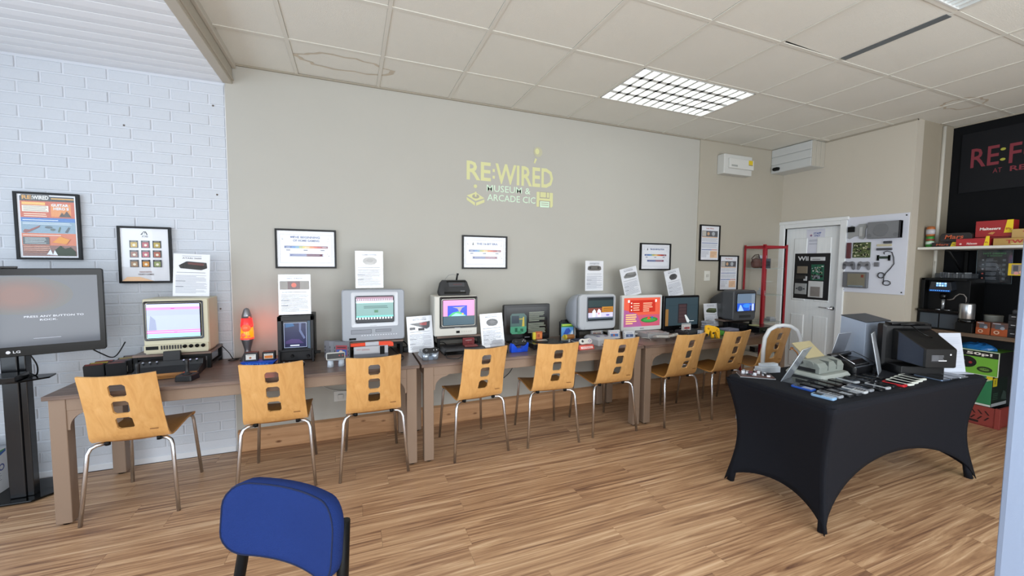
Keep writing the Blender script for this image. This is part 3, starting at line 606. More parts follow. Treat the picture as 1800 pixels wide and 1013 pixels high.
# --- A4 info sheets in clear stands
def sheet(lab, x, y_, z, tilt=6, yaw=0, roll=0, kind='console', cols=('3a3a3e', 'b03a34'), title=None, group='white information sheets about each console'):
    t = thing('information_sheet', lab, 'sign', (x, y_, z+.002), math.radians(yaw), group)
    t.rotation_euler = (math.radians(-tilt), math.radians(roll), math.radians(yaw))
    w, h = .21, .297
    g = G(); g.box(-w/2, w/2, 0, .0015, 0, h, mat('e9ebf0', .4)); g.build('paper', t)
    a = Art((-w/2, -.0004, 0), (1, 0, 0), (0, 0, 1), .5)
    a.t(title or 'GAMES CONSOLE', w/2, .262, .010, '50566a', 'c', .02, fit=.11).r(.05, .28, .16, .283, '9aa0ae')
    A, B = cols
    if kind == 'console': a.p([(.03, .215), (.075, .245), (.19, .238), (.195, .2), (.16, .185), (.04, .195)], A).p([(.08, .225), (.085, .238), (.175, .233), (.172, .215)], B)
    elif kind == 'wide': a.p([(.02, .235), (.19, .25), (.185, .2), (.16, .185)], A).p([(.1, .238), (.165, .243), (.16, .215), (.11, .22)], B).r(.02, .185, .065, .205, A).r(.09, .175, .14, .195, A)
    elif kind == 'round': a.c(.11, .217, .055, A, .032).c(.11, .222, .025, B, .014).p([(.08, .2), (.14, .2), (.15, .188), (.07, .188)], A)
    elif kind == 'pad': a.p([(.03, .24), (.06, .25), (.15, .25), (.18, .24), (.185, .21), (.16, .2), (.05, .2), (.025, .21)], A).c(.055, .228, .012, B).c(.15, .228, .012, B)
    elif kind == 'photo': a.r(.008, .185, w-.008, .248, A).r(.06, .187, .14, .246, B).c(.1, .218, .018, 'd8583c', n=8)
    a.lines(.02, w-.02, .172, .160, 1, '7d828c', th=.003).lines(.015, w-.015, .150, .02, 17, 'a9adb8', th=.0028, seed=len(lab)).r(.015, .105, .07, .108, '5d626e').r(.015, .066, .06, .069, '5d626e')
    a.build('print', t)
    g = G(); g.box(-w/2-.003, w/2+.003, -.0015, -.001, 0, h, MCG()).box(-w/2-.003, w/2+.003, -.0015, .03, -.0012, 0, MCG()); g.build('clear_stand', t)
    return t
# ================================================================ SCREENS ON THE DESKS
def riser(lab, x0, x1, y0, y1, top=.868):
    t = thing('monitor_riser', lab, 'stand', ((x0+x1)/2, (y0+y1)/2, ZT), 0, 'small walnut monitor risers with black legs')
    w, d, h = (x1-x0)/2, (y1-y0)/2, top-ZT
    g = G(); g.box(-w, w, -d, d, h-.016, h, DESKT); g.build('shelf', t, bevel=.002)
    for sx in (-1, 1):
        g = G(); cx = sx*(w-.014)
        g.box(cx-.011, cx+.011, -d+.004, -d+.026, 0, h-.016, BLK).box(cx-.011, cx+.011, d-.026, d-.004, 0, h-.016, BLK).box(cx-.011, cx+.011, -d+.026, d-.026, .02, .036, BLK); g.build('leg_frame', t)
    g = G(); g.box(-w+.025, w-.025, -d+.006, -d+.02, h-.034, h-.016, BLK); g.build('rail', t)
    g = G(); g.box(-w+.025, w-.025, d-.02, d-.006, h-.034, h-.016, BLK); g.build('rail', t)
    return t
def crt(lab, x, y_, z, w, h, depth, col, scr, sw, yaw=0, bez='1b1c20', bw=.014, front=.12, back=.55, rnd=.02, name='crt_television', taper=.12, group='old television sets and monitors on the desks', side=None, d2=None):
    """x centre, y_ = front face, z bottom; scr=(cx,cz,w,h) screen centre from body centre/bottom"""
    t = thing(name, lab, 'television', (x, y_, z), math.radians(yaw), group)
    m_ = mat(col, .42); ms = mat(side or col, .45)
    g = G(); g.loft([ringy(w-.012, h-.012, rnd, 0, 0, h/2), ringy(w, h, rnd, .008, 0, h/2), ringy(w, h, rnd, front, 0, h/2)], m_, smooth=False); g.build('front_casing', t)
    bh_, bw_ = h*back, w*(1-2*taper)
    g = G(); g.loft([ringy(w-.008, h-.01, rnd, front, 0, h/2), ringy(w*.96, h*.94, rnd, front+.03, 0, h*.49), ringy(bw_, bh_+.05, rnd*1.2, depth*.82, 0, (bh_+.05)/2+.01), ringy(bw_*.9, bh_, rnd, depth, 0, bh_/2+.02)], ms); rc = g.build('rear_casing', t)
    for k in range(5):
        pass
    cx, cz, a_, b_ = scr; r0 = .014
    mb = mat(bez, .3)
    g = G(); g.loft([ringy(a_+2*bw, b_+2*bw, .012, .002, cx, cz, 6), ringy(a_+2*bw, b_+2*bw, .012, -.004, cx, cz, 6), ringy(a_+bw*.4, b_+bw*.4, r0, .0, cx, cz, 6)], mb, cap=False); g.build('bezel', t)
    g = G(); pts = rr(a_, b_, r0, 6, cx, cz)
    g.loft([[(x_, -.0005, z_) for x_, z_ in pts], [(cx+(x_-cx)*.8, -.005, cz+(z_-cz)*.8) for x_, z_ in pts], [(cx+(x_-cx)*.4, -.007, cz+(z_-cz)*.4) for x_, z_ in pts]], mat('15181c', .08), smooth=True); sc = g.build('screen', t)
    a = Art((cx-a_*.5+.006, -.0078, cz-b_*.5+.006), (1, 0, 0), (0, 0, 1), .25, emit=sw); a.w, a.h = a_-.012, b_-.012
    return t, a, sc
def buttons(t, n, x0, x1, z, h_, w_, col, y=-.003, name='button'):
    for i in range(n):
        g = G(); cx = x0+(x1-x0)*i/max(1, n-1); g.box(cx-w_/2, cx+w_/2, y, .002, z-h_/2, z+h_/2, mat(col, .4)); g.build(name, t)
# 1 cream set with knobs
riser('walnut riser under the cream television with the joystick console below', -1.345, -.915, 3.345, 3.62)
t, a, sc = crt('cream nineteen eighties television with black knobs and pink striped picture', -1.015, 3.13, .872, .36, .358, .29, 'c3bda4', (-.012, .212, .300, .238), .72, bez='24262c', bw=.012, front=.20, back=.72, rnd=.008, taper=.05, side='a39c85')
t.location = (-1.098, 3.335, .8815)
W_, H_ = a.w, a.h
a.r(0, 0, W_, H_, 'a9b2cc').r(0, H_*.66, W_, H_, 'a4acc4').r(0, H_*.83, W_, H_*.9, 'f08ad6').r(0, H_*.9, W_, H_, 'b6b9e8').r(0, H_*.13, W_, H_*.22, 'ee7ed4').r(0, H_*.17, W_, H_*.185, 'fbd7f2').r(0, 0, W_, H_*.12, '9fd3ee').r(W_*.45, H_*.85, W_*.52, H_*.87, 'b13f9a').r(W_*.5, H_*.15, W_*.56, H_*.165, 'b13f9a').p([(.01, .05), (.05, .05), (.045, .12), (.02, .15)], '8f97b0').build('screen_image', sc)
g = G(); g.box(-.165, -.10, -.0155, .0, .022, .044, BLK); g.build('name_plate', t)
buttons(t, 8, -.082, .022, .034, .026, .007, '191a1e', name='channel_button', y=-.017)
for k in range(4):
    g = G(); g.lathe([(.012, 0), (.012, -.010), (.006, -.016)], BLKG, axis='y', c3=(.045+.034*k, -.012, .036), n=14); g.build('knob', t)
g = G(); g.box(-.17, .17, 0, .17, -.0085, .0, mat('bdb69c', .5)).loft([ringy(.352, .052, .006, -.012, 0, .028), ringy(.352, .052, .006, .0, 0, .028)], mat('bdb69c', .45)); g.build('control_strip', t)
# 2 vector monitor
t = thing('vector_monitor', 'tall black portrait games monitor with dark blue screen beside the lava lamp', 'monitor', (-.385, 3.30, ZT))
w, h = .235, .345; m_ = mat('17181c', .45)
g = G(); g.box(-w/2, -w/2+.028, 0, .10, .09, h, m_).box(w/2-.022, w/2, 0, .10, .09, h, m_).box(-w/2, w/2, 0, .10, h-.035, h, m_).box(-w/2, w/2, 0, .10, .085, .1, m_).box(-w/2, w/2, .04, .26, .01, h, m_).box(-w/2, -w/2+.014, 0, .05, 0, .09, m_).box(w/2-.014, w/2, 0, .05, 0, .09, m_); g.build('casing', t, bevel=.003, seg=1)
g = G(); g.add([(w/2-.0225, .002, .1), (w/2-.0225, .002, h-.036), (w/2-.045, .038, h-.036), (w/2-.045, .038, .1)], [(0, 1, 2, 3)], mat('6d7d8c', .35)); g.build('side_bevel', t)
g = G(); g.add([(-w/2+.026, .037, .1), (w/2-.04, .037, .1), (w/2-.04, .037, h-.036), (-w/2+.026, .037, h-.036)], [(0, 1, 2, 3)], mat('10151f', .1)); sc = g.build('screen', t)
a = Art((-w/2+.036, .0365, .108), (1, 0, 0), (0, 0, 1), .2, emit=.5); W_, H_ = .15, .185
for q in ((0, 0, W_, .003), (0, H_-.003, W_, H_), (0, 0, .003, H_), (W_-.003, 0, W_, H_)): a.r(*q, 'aebbd8')
a.r(.003, .003, W_-.003, H_-.003, '262b4a').p([(.07, .18), (.1, .18), (.1, .12), (.13, .06), (.14, .07), (.112, .13), (.115, .18)], '5a6486').p([(.01, .15), (.07, .16), (.06, .18), (.01, .18)], '2f5a86').p([(.01, .05), (.05, .065), (.1, .06), (.13, .03), (.01, .03)], '453a66').r(.04, .012, .1, .02, 'd5dcee').build('screen_image', sc)
g = G(); g.lathe([(.012, 0), (.010, -.02)], BLK, axis='y', c3=(.08, 0, .045), n=12).lathe([(.012, 0), (.010, -.02)], BLK, axis='y', c3=(-.03, .04, .045), n=12); g.build('dial', t, kind='stuff')
g = G(); g.box(.118, .16, .02, .05, .055, .075, BLK); g.build('plug', t, bevel=.003)
# 3 silver combi set
riser('walnut riser under the silver television above the light gun console', -.035, .385, 3.345, 3.62)
t, a, sc = crt('silver television with disc slots standing over the orange light gun', .158, 3.20, .872, .47, .405, .29, '9fa4ac', (.008, .25, .29, .212), .8, bez='d2d6dc', bw=.03, front=.10, back=.6, rnd=.02, side='8a8e97')
t.location = (.162, 3.345, .872); W_, H_ = a.w, a.h
a.r(0, 0, W_, H_, '6d8f8c').r(0, H_*.82, W_, H_, '8a6a78').r(0, H_*.76, W_, H_*.84, 'd4f4f6').r(0, .0, W_, H_*.12, '1f2328').r(0, H_*.2, W_, H_*.26, '69b3ad')
for k in range(13): a.r(W_*k/13, H_*.12, W_*(k+.5)/13, H_*.19, 'eef5fb').r(W_*(k+.5)/13, H_*.12, W_*(k+1)/13, H_*.19, '2c3134')
for k in range(20): a.r(W_*k/20, H_*.86, W_*(k+.5)/20, H_*.93, 'b9b1c6')
a.lines(W_*.2, W_*.85, H_*.66, H_*.54, 2, '3e5654').r(W_*.48, H_*.38, W_*.58, H_*.48, '3d6a50').build('screen_image', sc)
dk = '5a5e66'
for (x0, x1, z0, z1) in ((-.17, -.02, .058, .092), (.01, .13, .068, .09)): g = G(); g.box(x0, x1, -.002, .002, z0, z1, mat(dk, .3)).box(x0+.003, x1-.003, -.004, -.002, z0+.003, z1-.003, mat('8c9098', .35)); g.build('disc_slot', t)
buttons(t, 14, -.09, .17, .045, .006, .011, 'd8dce2'); g = G(); g.box(-.185, -.135, -.003, .0, .012, .028, BLK); g.build('jack_panel', t)
g = G(); g.box(-.03, .02, -.003, 0, .115, .121, BLK); g.build('name_plate', t)
# 4 white set
riser('walnut riser under the white television with the red cartridge below', .665, 1.05, 3.36, 3.62)
t, a, sc = crt('white television with black screen surround showing a pink and blue picture', .79, 3.30, .872, .37, .34, .29, 'd3d1c8', (.022, .2, .285, .225), .7, bez='0f1013', bw=.022, front=.2, back=.6, rnd=.012, side='b9b6ac')
t.location = (.825, 3.34, .872); W_, H_ = a.w, a.h
a.r(0, 0, W_, H_, '39505c').r(0, H_*.36, W_, H_, 'd489b4').r(W_*.14, H_*.36, W_*.76, H_*.78, '2243c4').p([(W_*.16, H_*.36), (W_*.3, H_*.5), (W_*.5, H_*.55), (W_*.74, H_*.36)], '45b06a').p([(W_*.25, H_*.36), (W_*.4, H_*.48), (W_*.7, H_*.38), (W_*.7, H_*.36)], '8fd4e4').p([(W_*.3, H_*.72), (W_*.45, H_*.66), (W_*.52, H_*.5), (W_*.6, H_*.68), (W_*.7, H_*.74), (W_*.5, H_*.72)], '9a8f9a').c(W_*.62, H_*.44, .009, 'c9a45c').build('screen_image', sc)
g = G(); g.box(-.0, .03, -.003, 0, .022, .042, BLK); g.build('headphone_panel', t); buttons(t, 5, .05, .13, .033, .010, .012, 'c3c0b6')
g = G(); g.box(-.015, .035, -.006, -.003, .063, .069, mat('b9bcc0', .4)); g.build('name_plate', t)
# flat monitors
def lcd(lab, x, y_, z, w, h, col, img, emit, bw=.03, bot=.05, base=.2, yaw=0, group='old television sets and monitors on the desks', name='flat_monitor', spk=False, basecol=None):
    t = thing(name, lab, 'monitor', (x, y_, z), math.radians(yaw), group); m_ = mat(col, .25 if col[0] in '01' else .4)
    g = G(); g.loft([ringy(w-.008, h-.008, .012, 0, 0, h/2+.03), ringy(w, h, .014, .006, 0, h/2+.03), ringy(w, h, .014, .035, 0, h/2+.03), ringy(w*.7, h*.7, .02, .075, 0, h/2+.03)], m_); g.build('casing', t)
    bm2 = mat(basecol or col, .35)
    g = G(); g.loft([ringz(base*1.3, base*.8, .04, 0, 0, .04, 6), ringz(base*1.25, base*.75, .04, .012, 0, .04, 6)], bm2).box(-base*.25, base*.25, .03, .055, .01, .12, bm2); g.build('foot', t)
    a_, b_ = w-2*bw, h-bw-bot; cz = .03+bot+b_/2
    g = G(); g.add([(-a_/2, -.0005, cz-b_/2), (a_/2, -.0005, cz-b_/2), (a_/2, -.0005, cz+b_/2), (-a_/2, -.0005, cz+b_/2)], [(0, 1, 2, 3)], mat('101216', .12)); sc = g.build('screen', t)
    a = Art((-a_/2, -.0007, cz-b_/2), (1, 0, 0), (0, 0, 1), .15, emit=emit); a.w, a.h = a_, b_; img(a); a.build('screen_image', sc)
    g = G(); g.box(-.025, .025, -.002, 0, .03+bot*.45, .03+bot*.45+.006, mat('9a9ca2' if col[0] in '01' else '6d7076', .4)); g.build('name_plate', t)
    return t
def im1(a):
    W_, H_ = a.w, a.h; a.r(0, 0, W_, H_, '08090b'); c = '3f7a62'
    oc = [(.09, .1), (.13, .03), (.42, .03), (.48, .1), (.48, .68), (.42, .78), (.13, .78), (.09, .7)]
    a.p([(u*W_, v*H_) for u, v in oc], '3d5552').p([(u*W_, v*H_) for u, v in [(.09, .1), (.13, .03), (.42, .03), (.48, .1), (.48, .3), (.09, .3)]], c)
    a.r(W_*.12, H_*.42, W_*.3, H_*.7, '26323c').r(W_*.2, H_*.1, W_*.26, H_*.25, '1e4a3a').r(W_*.33, H_*.1, W_*.4, H_*.22, '1e4a3a').r(W_*.26, H_*.02, W_*.36, H_*.14, '2c6a4c').p([(W_*.37, H_*.3), (W_*.39, H_*.65), (W_*.42, H_*.65), (W_*.43, H_*.3)], 'a3923c').r(W_*.3, H_*.56, W_*.42, H_*.59, 'a3923c')
    a.lines(W_*.54, W_*.93, H_*.83, H_*.46, 7, '6f7468', th=.007, seed=3).lines(W_*.52, W_*.95, H_*.42, H_*.03, 8, '6f7468', th=.007, seed=5)
def im2(a):
    W_, H_ = a.w, a.h; a.r(0, 0, W_, H_, 'b9526a').r(0, H_*.4, W_, H_, 'd25a44').p([(0, 0), (W_*.5, 0), (W_*.35, H_*.45), (0, H_*.6)], 'a0588a').r(W_*.14, H_*.5, W_*.86, H_*.92, 'b83226').lines(W_*.25, W_*.42, H_*.84, H_*.54, 4, 'eec0a0', th=.008).lines(W_*.52, W_*.78, H_*.84, H_*.5, 5, 'eec0a0', th=.008, seed=4)
    for k in range(3): a.c(W_*.2, H_*(.82-.12*k), .008, 'f2ece0')
    a.r(W_*.1, H_*.84, W_*.15, H_*.93, 'e8e4dc').r(W_*.85, H_*.84, W_*.9, H_*.93, 'e8e4dc').lines(W_*.05, W_*.34, H_*.45, H_*.08, 5, 'e8c27a', th=.012).c(W_*.7, H_*.22, W_*.24, '2f7a3a', H_*.10).c(W_*.7, H_*.22, W_*.18, '3f9448', H_*.065).p([(W_*.62, H_*.24), (W_*.68, H_*.34), (W_*.74, H_*.24)], 'd84432').c(W_*.78, H_*.3, .012, '3c5fb0')
def im3(a):
    W_, H_ = a.w, a.h; a.r(0, 0, W_, H_, '2f3d44').r(0, H_*.72, W_, H_*.73, '27343a').r(0, 0, W_*.09, H_*.6, '7d5c34').r(W_*.38, H_*.08, W_*.66, H_*.78, '2a2226').r(W_*.41, H_*.1, W_*.63, H_*.75, '3f3032')
    for k in range(5): a.r(W_*.41, H_*(.15+.12*k), W_*.63, H_*(.165+.12*k), '2a2226')
    for k in range(4): a.r(W_*(.1+.3*k), 0, W_*(.105+.3*k), H_, '27343a')
    a.p([(W_*.58, H_*.36), (W_*.62, H_*.38), (W_*.75, H_*.15), (W_*.72, H_*.08), (W_*.66, H_*.1)], 'c3c7c8').r(W_*.76, H_*.13, W_*.88, H_*.15, 'b9bfc0').r(W_*.5, H_*.04, W_*.8, H_*.06, '9a9da0')
lcd('black flat monitor on the desk showing green pixel picture and text', 1.515, 3.40, ZT, .47, .335, '0d0e11', im1, .6, bw=.028, bot=.055, base=.26)
t = lcd('white flat monitor with a red and orange menu on screen', 2.82, 3.38, ZT+.02, .52, .372, 'd9dad8', im2, .55, bw=.027, bot=.045, base=.2, basecol='c4c5c4')
t = lcd('black flat monitor beside the white one showing a grey dungeon doorway', 3.357, 3.38, ZT, .50, .375, '0e0f12', im3, .7, bw=.022, bot=.05, base=.24)
t.location.z = ZT; 
# 5 silver bulbous set
riser('dark riser under the rounded silver television behind the cartridges', 2.03, 2.46, 3.36, 3.62)
t = thing('crt_television', 'rounded silver bulbous television showing a fighting game crowd', 'television', (2.17, 3.22, .872), 0, 'old television sets and monitors on the desks')
w, h = .405, .335; m_ = mat('b3b7bc', .35); m2 = mat('8f949c', .4)
g = G(); n_ = 6
g.loft([ringy(w-.02, h-.02, .03, 0, .0, h/2, n_), ringy(w, h, .04, .01, 0, h/2, n_), ringy(w*1.02, h*1.0, .05, .05, 0, h/2, n_)], m_, smooth=True); g.build('front_casing', t)
g = G(); g.loft([ringy(w*1.02, h, .05, .05, 0, h/2, n_), ringy(w*1.10, h*.99, .09, .10, -.01, h/2, n_), ringy(w*1.08, h*.95, .12, .20, -.01, h*.49, n_), ringy(w*.9, h*.75, .11, .29, -.01, h*.42, n_), ringy(w*.6, h*.5, .08, .37, 0, h*.35, n_)], m2, smooth=True); g.build('rear_casing', t)
g = G(); g.loft([ringy(.30, .02, .01, -.004, 0, .02, 4), ringy(.30, .03, .01, .1, 0, .0, 4)], m_); g.build('lower_lip', t, bevel=.003)
sx_, sz_, a_, b_ = .025, .195, .285, .218
g = G(); g.loft([ringy(a_+.02, b_+.02, .012, .0, sx_, sz_), ringy(a_+.018, b_+.018, .012, -.005, sx_, sz_), ringy(a_, b_, .008, -.003, sx_, sz_)], mat('7a7f86', .35), cap=False); g.build('bezel', t)
g = G(); g.loft([ringy(a_, b_, .008, -.0025, sx_, sz_), ringy(a_*.6, b_*.6, .008, -.004, sx_, sz_)], mat('15181c', .1)); sc = g.build('screen', t)
a = Art((sx_-a_/2+.004, -.0045, sz_-b_/2+.004), (1, 0, 0), (0, 0, 1), .2, emit=.7); W_, H_ = a_-.008, b_-.008
a.r(0, 0, W_, H_, '1d2428').r(0, H_*.6, W_, H_*.9, '2c3a3c').r(0, H_*.12, W_, H_*.38, 'b9b4cc').r(0, H_*.34, W_, H_*.56, '6b3c34').r(W_*.55, H_*.36, W_, H_*.6, 'a8742e').r(0, H_*.06, W_, H_*.13, '55606e').lines(W_*.6, W_*.98, H_*.56, H_*.4, 2, '5a3a20').p([(W_*.18, H_*.15), (W_*.16, H_*.4), (W_*.24, H_*.5), (W_*.3, H_*.4), (W_*.27, H_*.15)], 'c9ecf6').p([(W_*.38, H_*.15), (W_*.36, H_*.42), (W_*.42, H_*.52), (W_*.5, H_*.42), (W_*.5, H_*.15)], 'f4dcea').c(W_*.42, H_*.3, .012, 'd88a9c').c(W_*.78, H_*.22, .02, '6f62a8', .008).build('screen_image', sc)
# 6 dark grey set at the far end
riser('dark walnut riser under the dark grey television at the far end', 3.91, 4.36, 3.30, 3.60)
t, a, sc = crt('dark grey television with bright blue picture next to the red cabinet', 4.11, 3.2, .87, .355, .34, .36, '4a4c50', (.01, .205, .285, .205), .9, bez='3a3b40', bw=.018, front=.14, back=.62, rnd=.03, side='3c3e42')
W_, H_ = a.w, a.h; t.location = (4.115, 3.22, .87)
a.r(0, 0, W_, H_, '39507e').r(0, H_*.45, W_, H_, '5a6a7c').r(0, 0, W_, H_*.45, '2450b8').c(W_*.55, H_*.3, W_*.22, '2f7cf0', H_*.12).p([(W_*.05, 0), (W_*.16, H_*.36), (W_*.22, H_*.34), (W_*.38, 0)], '8fb2f0').r(W_*.68, H_*.08, W_*.92, H_*.36, '4f6fb8').r(W_*.73, 0, W_*.8, H_*.3, '23326a').r(W_*.85, 0, W_*.95, H_*.4, 'b9c4e0').r(W_*.8, H_*.42, W_, H_*.95, '6c7886').build('screen_image', sc)
g = G(); g.box(-.08, .1, -.004, 0, .03, .06, mat('2b2c30', .3)); g.build('front_flap', t, bevel=.003)
# ---- information sheets
sheet('white sheet with red and black console picture standing on the cream television', -1.048, 3.455, 1.243, 3, title='ATARI 2600', cols=('33302e', '5c2a26'), kind='console', roll=2)
sheet('white sheet with grey photo on top of the black vector monitor', -.392, 3.36, 1.10, 2, title='VECTREX', cols=('8b8680', '5a3a3e'), kind='photo')
sheet('white sheet with pale grey console picture on top of the silver television', .136, 3.44, 1.284, 2, kind='round', cols=('c4c2bf', 'a9a7a4'), title='GAMES SYSTEM')
sheet('white sheet with black and red console picture leaning left of white television', .535, 3.36, ZT, 10, kind='wide', cols=('3b3a3e', '9c3a36'), title='MASTER SYSTEM', yaw=0, roll=-2)
sheet('white sheet with dark oval console picture leaning right of white television', 1.165, 3.34, ZT, 11, kind='round', cols=('4a4a4c', '6d6d70'), title='MEGA DRIVE', roll=-2)
sheet('white sheet with grey gamepad picture on top of rounded silver television', 2.245, 3.41, 1.225, 1, kind='pad', cols=('6d6a66', '3c3a3a'), title='ENTERTAINMENT SYSTEM')
sheet('white curling sheet with pale console picture above the white flat monitor', 2.73, 3.415, 1.165, 5, kind='console', cols=('b4b4b2', '8c8c8c'), title='PLAYSTATION', roll=-12)
sheet('white curling sheet with dark console picture above the black dungeon monitor', 3.31, 3.415, 1.145, 5, kind='round', cols=('4e4e50', '3a3a3c'), title='NINTENDO 64', roll=-12)
sheet('white sheet with green photo behind the stack of grey cartridges', 3.86, 3.42, ZT, 8, kind='console', cols=('56603f', '6b7552'), title='CONSOLE')
# ================================================================ SMALL THINGS ON THE DESKS
def cart(lab, x, y_, z, w, h, t_, col, lc, yaw=0, tilt=0, group=None, tab=False, art=None, name='game_cartridge', roll=0):
    t = thing(name, lab, 'cartridge', (x, y_, z), 0, group); t.rotation_euler = (math.radians(-tilt), math.radians(roll), math.radians(yaw))
    m_ = mat(col, .5)
    g = G(); g.loft([ringy(w-.003, h-.003, .004, -t_/2, 0, h/2, 2), ringy(w, h, .005, -t_/2+.002, 0, h/2, 2), ringy(w, h, .005, t_/2-.002, 0, h/2, 2), ringy(w-.003, h-.003, .004, t_/2, 0, h/2, 2)], m_); g.build('shell', t)
    if tab:
        g = G(); g.box(-w*.28, w*.28, -t_/2+.002, t_/2-.002, h-.002, h+.012, m_); g.build('hang_tab', t)
    if lc:
        a = Art((-w*.36, -t_/2-.0003, h*.18), (1, 0, 0), (0, 0, 1), .4); W_, H_ = w*.72, h*.62; a.r(0, 0, W_, H_, lc[0])
        if len(lc) > 1: a.r(W_*.05, H_*.08, W_*.95, H_*.62, lc[1]).c(W_*.45, H_*.36, H_*.2, lc[2] if len(lc) > 2 else 'e8e4da', n=9).lines(W_*.1, W_*.9, H_*.92, H_*.72, 1, lc[-1])
        a.build('label_print', t)
    g = G()
    for s in (-1, 1):
        for k in range(3): g.box(s*w*.43-.002, s*w*.43+.002, -t_/2-.0008, -t_/2+.001, h*(.2+.2*k), h*(.32+.2*k), DGR)
    g.build('grip_ribs', t, kind='stuff'); return t
def pad_pts(w, h, kind):
    """outline of a gamepad in plan (x, y)"""
    if kind == 'dog': 
        out = []
        for i in range(28):
            a_ = 2*PI*i/28; out.append((w/2*math.copysign(abs(math.cos(a_))**.75, math.cos(a_)), h/2*math.copysign(abs(math.sin(a_))**.9, math.sin(a_))*(1-.28*math.exp(-(math.cos(a_)*2.6)**2))))
        return out
    if kind == 'grip': return [(-.50*w, .1*h), (-.44*w, .38*h), (-.28*w, .48*h), (-.1*w, .40*h), (.1*w, .40*h), (.28*w, .48*h), (.44*w, .38*h), (.50*w, .1*h), (.5*w, -.38*h), (.42*w, -.5*h), (.34*w, -.42*h), (.22*w, -.02*h), (.08*w, -.08*h), (-.08*w, -.08*h), (-.22*w, -.02*h), (-.34*w, -.42*h), (-.42*w, -.5*h), (-.5*w, -.38*h)][::-1]
    if kind == 'tri': return [(-.50*w, .1*h), (-.46*w, .38*h), (-.25*w, .48*h), (.25*w, .48*h), (.46*w, .38*h), (.50*w, .1*h), (.46*w, -.45*h), (.38*w, -.5*h), (.30*w, -.40*h), (.22*w, .02*h), (.10*w, -.02*h), (.07*w, -.5*h), (-.07*w, -.5*h), (-.10*w, -.02*h), (-.22*w, .02*h), (-.30*w, -.40*h), (-.38*w, -.5*h), (-.46*w, -.45*h)][::-1]
    return rr(w, h, min(w, h)*.18, 3)
def gamepad(lab, x, y_, z, w, h, col, kind, rot=(0, 0, 0), btn='2a2a2e', bcols=None, th=.026, group=None, name='game_controller'):
    t = thing(name, lab, 'controller', (x, y_, z), 0, group); t.rotation_euler = tuple(math.radians(q) for q in rot)
    P_ = pad_pts(w, h, kind); m_ = mat(col, .45)
    g = G(); sc = lambda s, zz: [(p[0]*s, p[1]*s, zz) for p in P_]
    g.loft([sc(.9, 0), sc(1, th*.3), sc(1, th*.7), sc(.92, th)], m_); g.build('shell', t, bevel=.002, seg=1)
    o = (.30*w, .14*h) if kind in ('grip', 'tri') else (.27*w, 0)
    g = G(); g.box(-o[0]-.011, -o[0]+.011, o[1]-.004, o[1]+.004, th, th+.004, mat(btn, .5)).box(-o[0]-.004, -o[0]+.004, o[1]-.011, o[1]+.011, th, th+.0042, mat(btn, .5)); g.build('direction_pad', t)
    bcols = bcols or [btn]*4
    for k, (dx, dy) in enumerate(((.011, 0), (-.011, 0), (0, .011), (0, -.011))):
        if k < len(bcols): g = G(); g.lathe([(.0048, th), (.004, th+.004)], mat(bcols[k], .4), c=(o[0]+dx, o[1]+dy), n=8); g.build('button', t)
    if kind in ('grip2', 'tri'):
        g = G(); g.lathe([(.009, th), (.005, th+.006), (.009, th+.012)], DGR, c=(0, -.02), n=10); g.build('thumbstick', t)
    return t
def slab(name, lab, cat, x, y_, z, w, d, h, col, yaw=0, group=None, top=None, bev=.004, rough=.5):
    t = thing(name, lab, cat, (x, y_, z), math.radians(yaw), group)
    g = G(); g.box(-w/2, w/2, -d/2, d/2, 0, h, mat(col, rough)); g.build('casing', t, bevel=bev); return t
def cable(lab, pts, r=.003, col='111214', name='cable', group='loose black cables'):
    # smooth through points
    P_ = [Vector(p) for p in pts]; out = []
    for i in range(len(P_)-1):
        p0, p1, p2, p3 = P_[max(i-1, 0)], P_[i], P_[i+1], P_[min(i+2, len(P_)-1)]
        for k in range(6):
            s = k/6; out.append(.5*((2*p1)+(-p0+p2)*s+(2*p0-5*p1+4*p2-p3)*s*s+(-p0+3*p1-3*p2+p3)*s**3))
    out.append(P_[-1]); g = G(); g.tube(out, r, mat(col, .5), 6); return solo(g, name, lab, 'cable', group=group)
# --- desk 1: cartridges in two rows
for i in range(3):
    last = cart(['black cartridge with red label, front of the left row beside the joystick console', 'black cartridge with yellow label, second in the left row at desk end', 'black cartridge with red end, back of the left row at desk end'][i], -1.53+.006*i, 3.335+.045*i, ZT+.003, .095, .078, .036, '17181b', None, yaw=12, tilt=-9, group='black cartridges at the left end of the desk')
    a = Art((-.04, -.012, .0785), (1, 0, 0), (0, 1, 0), .4); a.r(0, -.002, .08, .026, ['8e3a30', 'c2b038', '9c3f38'][i]).lines(.005, .075, .018, .002, 2, '2a2a2e'); o = a.build('end_label'); o.parent = last
for i in range(4):
    last = cart(['black cartridge with white side label, front of the right row', 'black cartridge with white side label, second in the right row', 'black cartridge with white side label, third in the right row', 'black cartridge with grey top, back of the right row against the wall'][i], -1.418+.010*i, 3.33+.046*i, ZT+.003, .098, .084+.004*i, .037, '141518', None, yaw=14, tilt=-9, group='black cartridges at the left end of the desk')
    a = Art((.0495, -.012, .01), (0, 1, 0), (0, 0, 1), .4); a.r(0, .005, .022, .045, 'dadad6'); o = a.build('side_label'); o.parent = last
    a = Art((-.04, -.012, .0845+.004*i), (1, 0, 0), (0, 1, 0), .4); a.r(0, -.003, .08, .027, ['5a3f44', '3f4a5a', '9f985a', '60666c'][i]).lines(.005, .07, .02, .002, 2, 'b0624a'); o = a.build('end_label'); o.parent = last
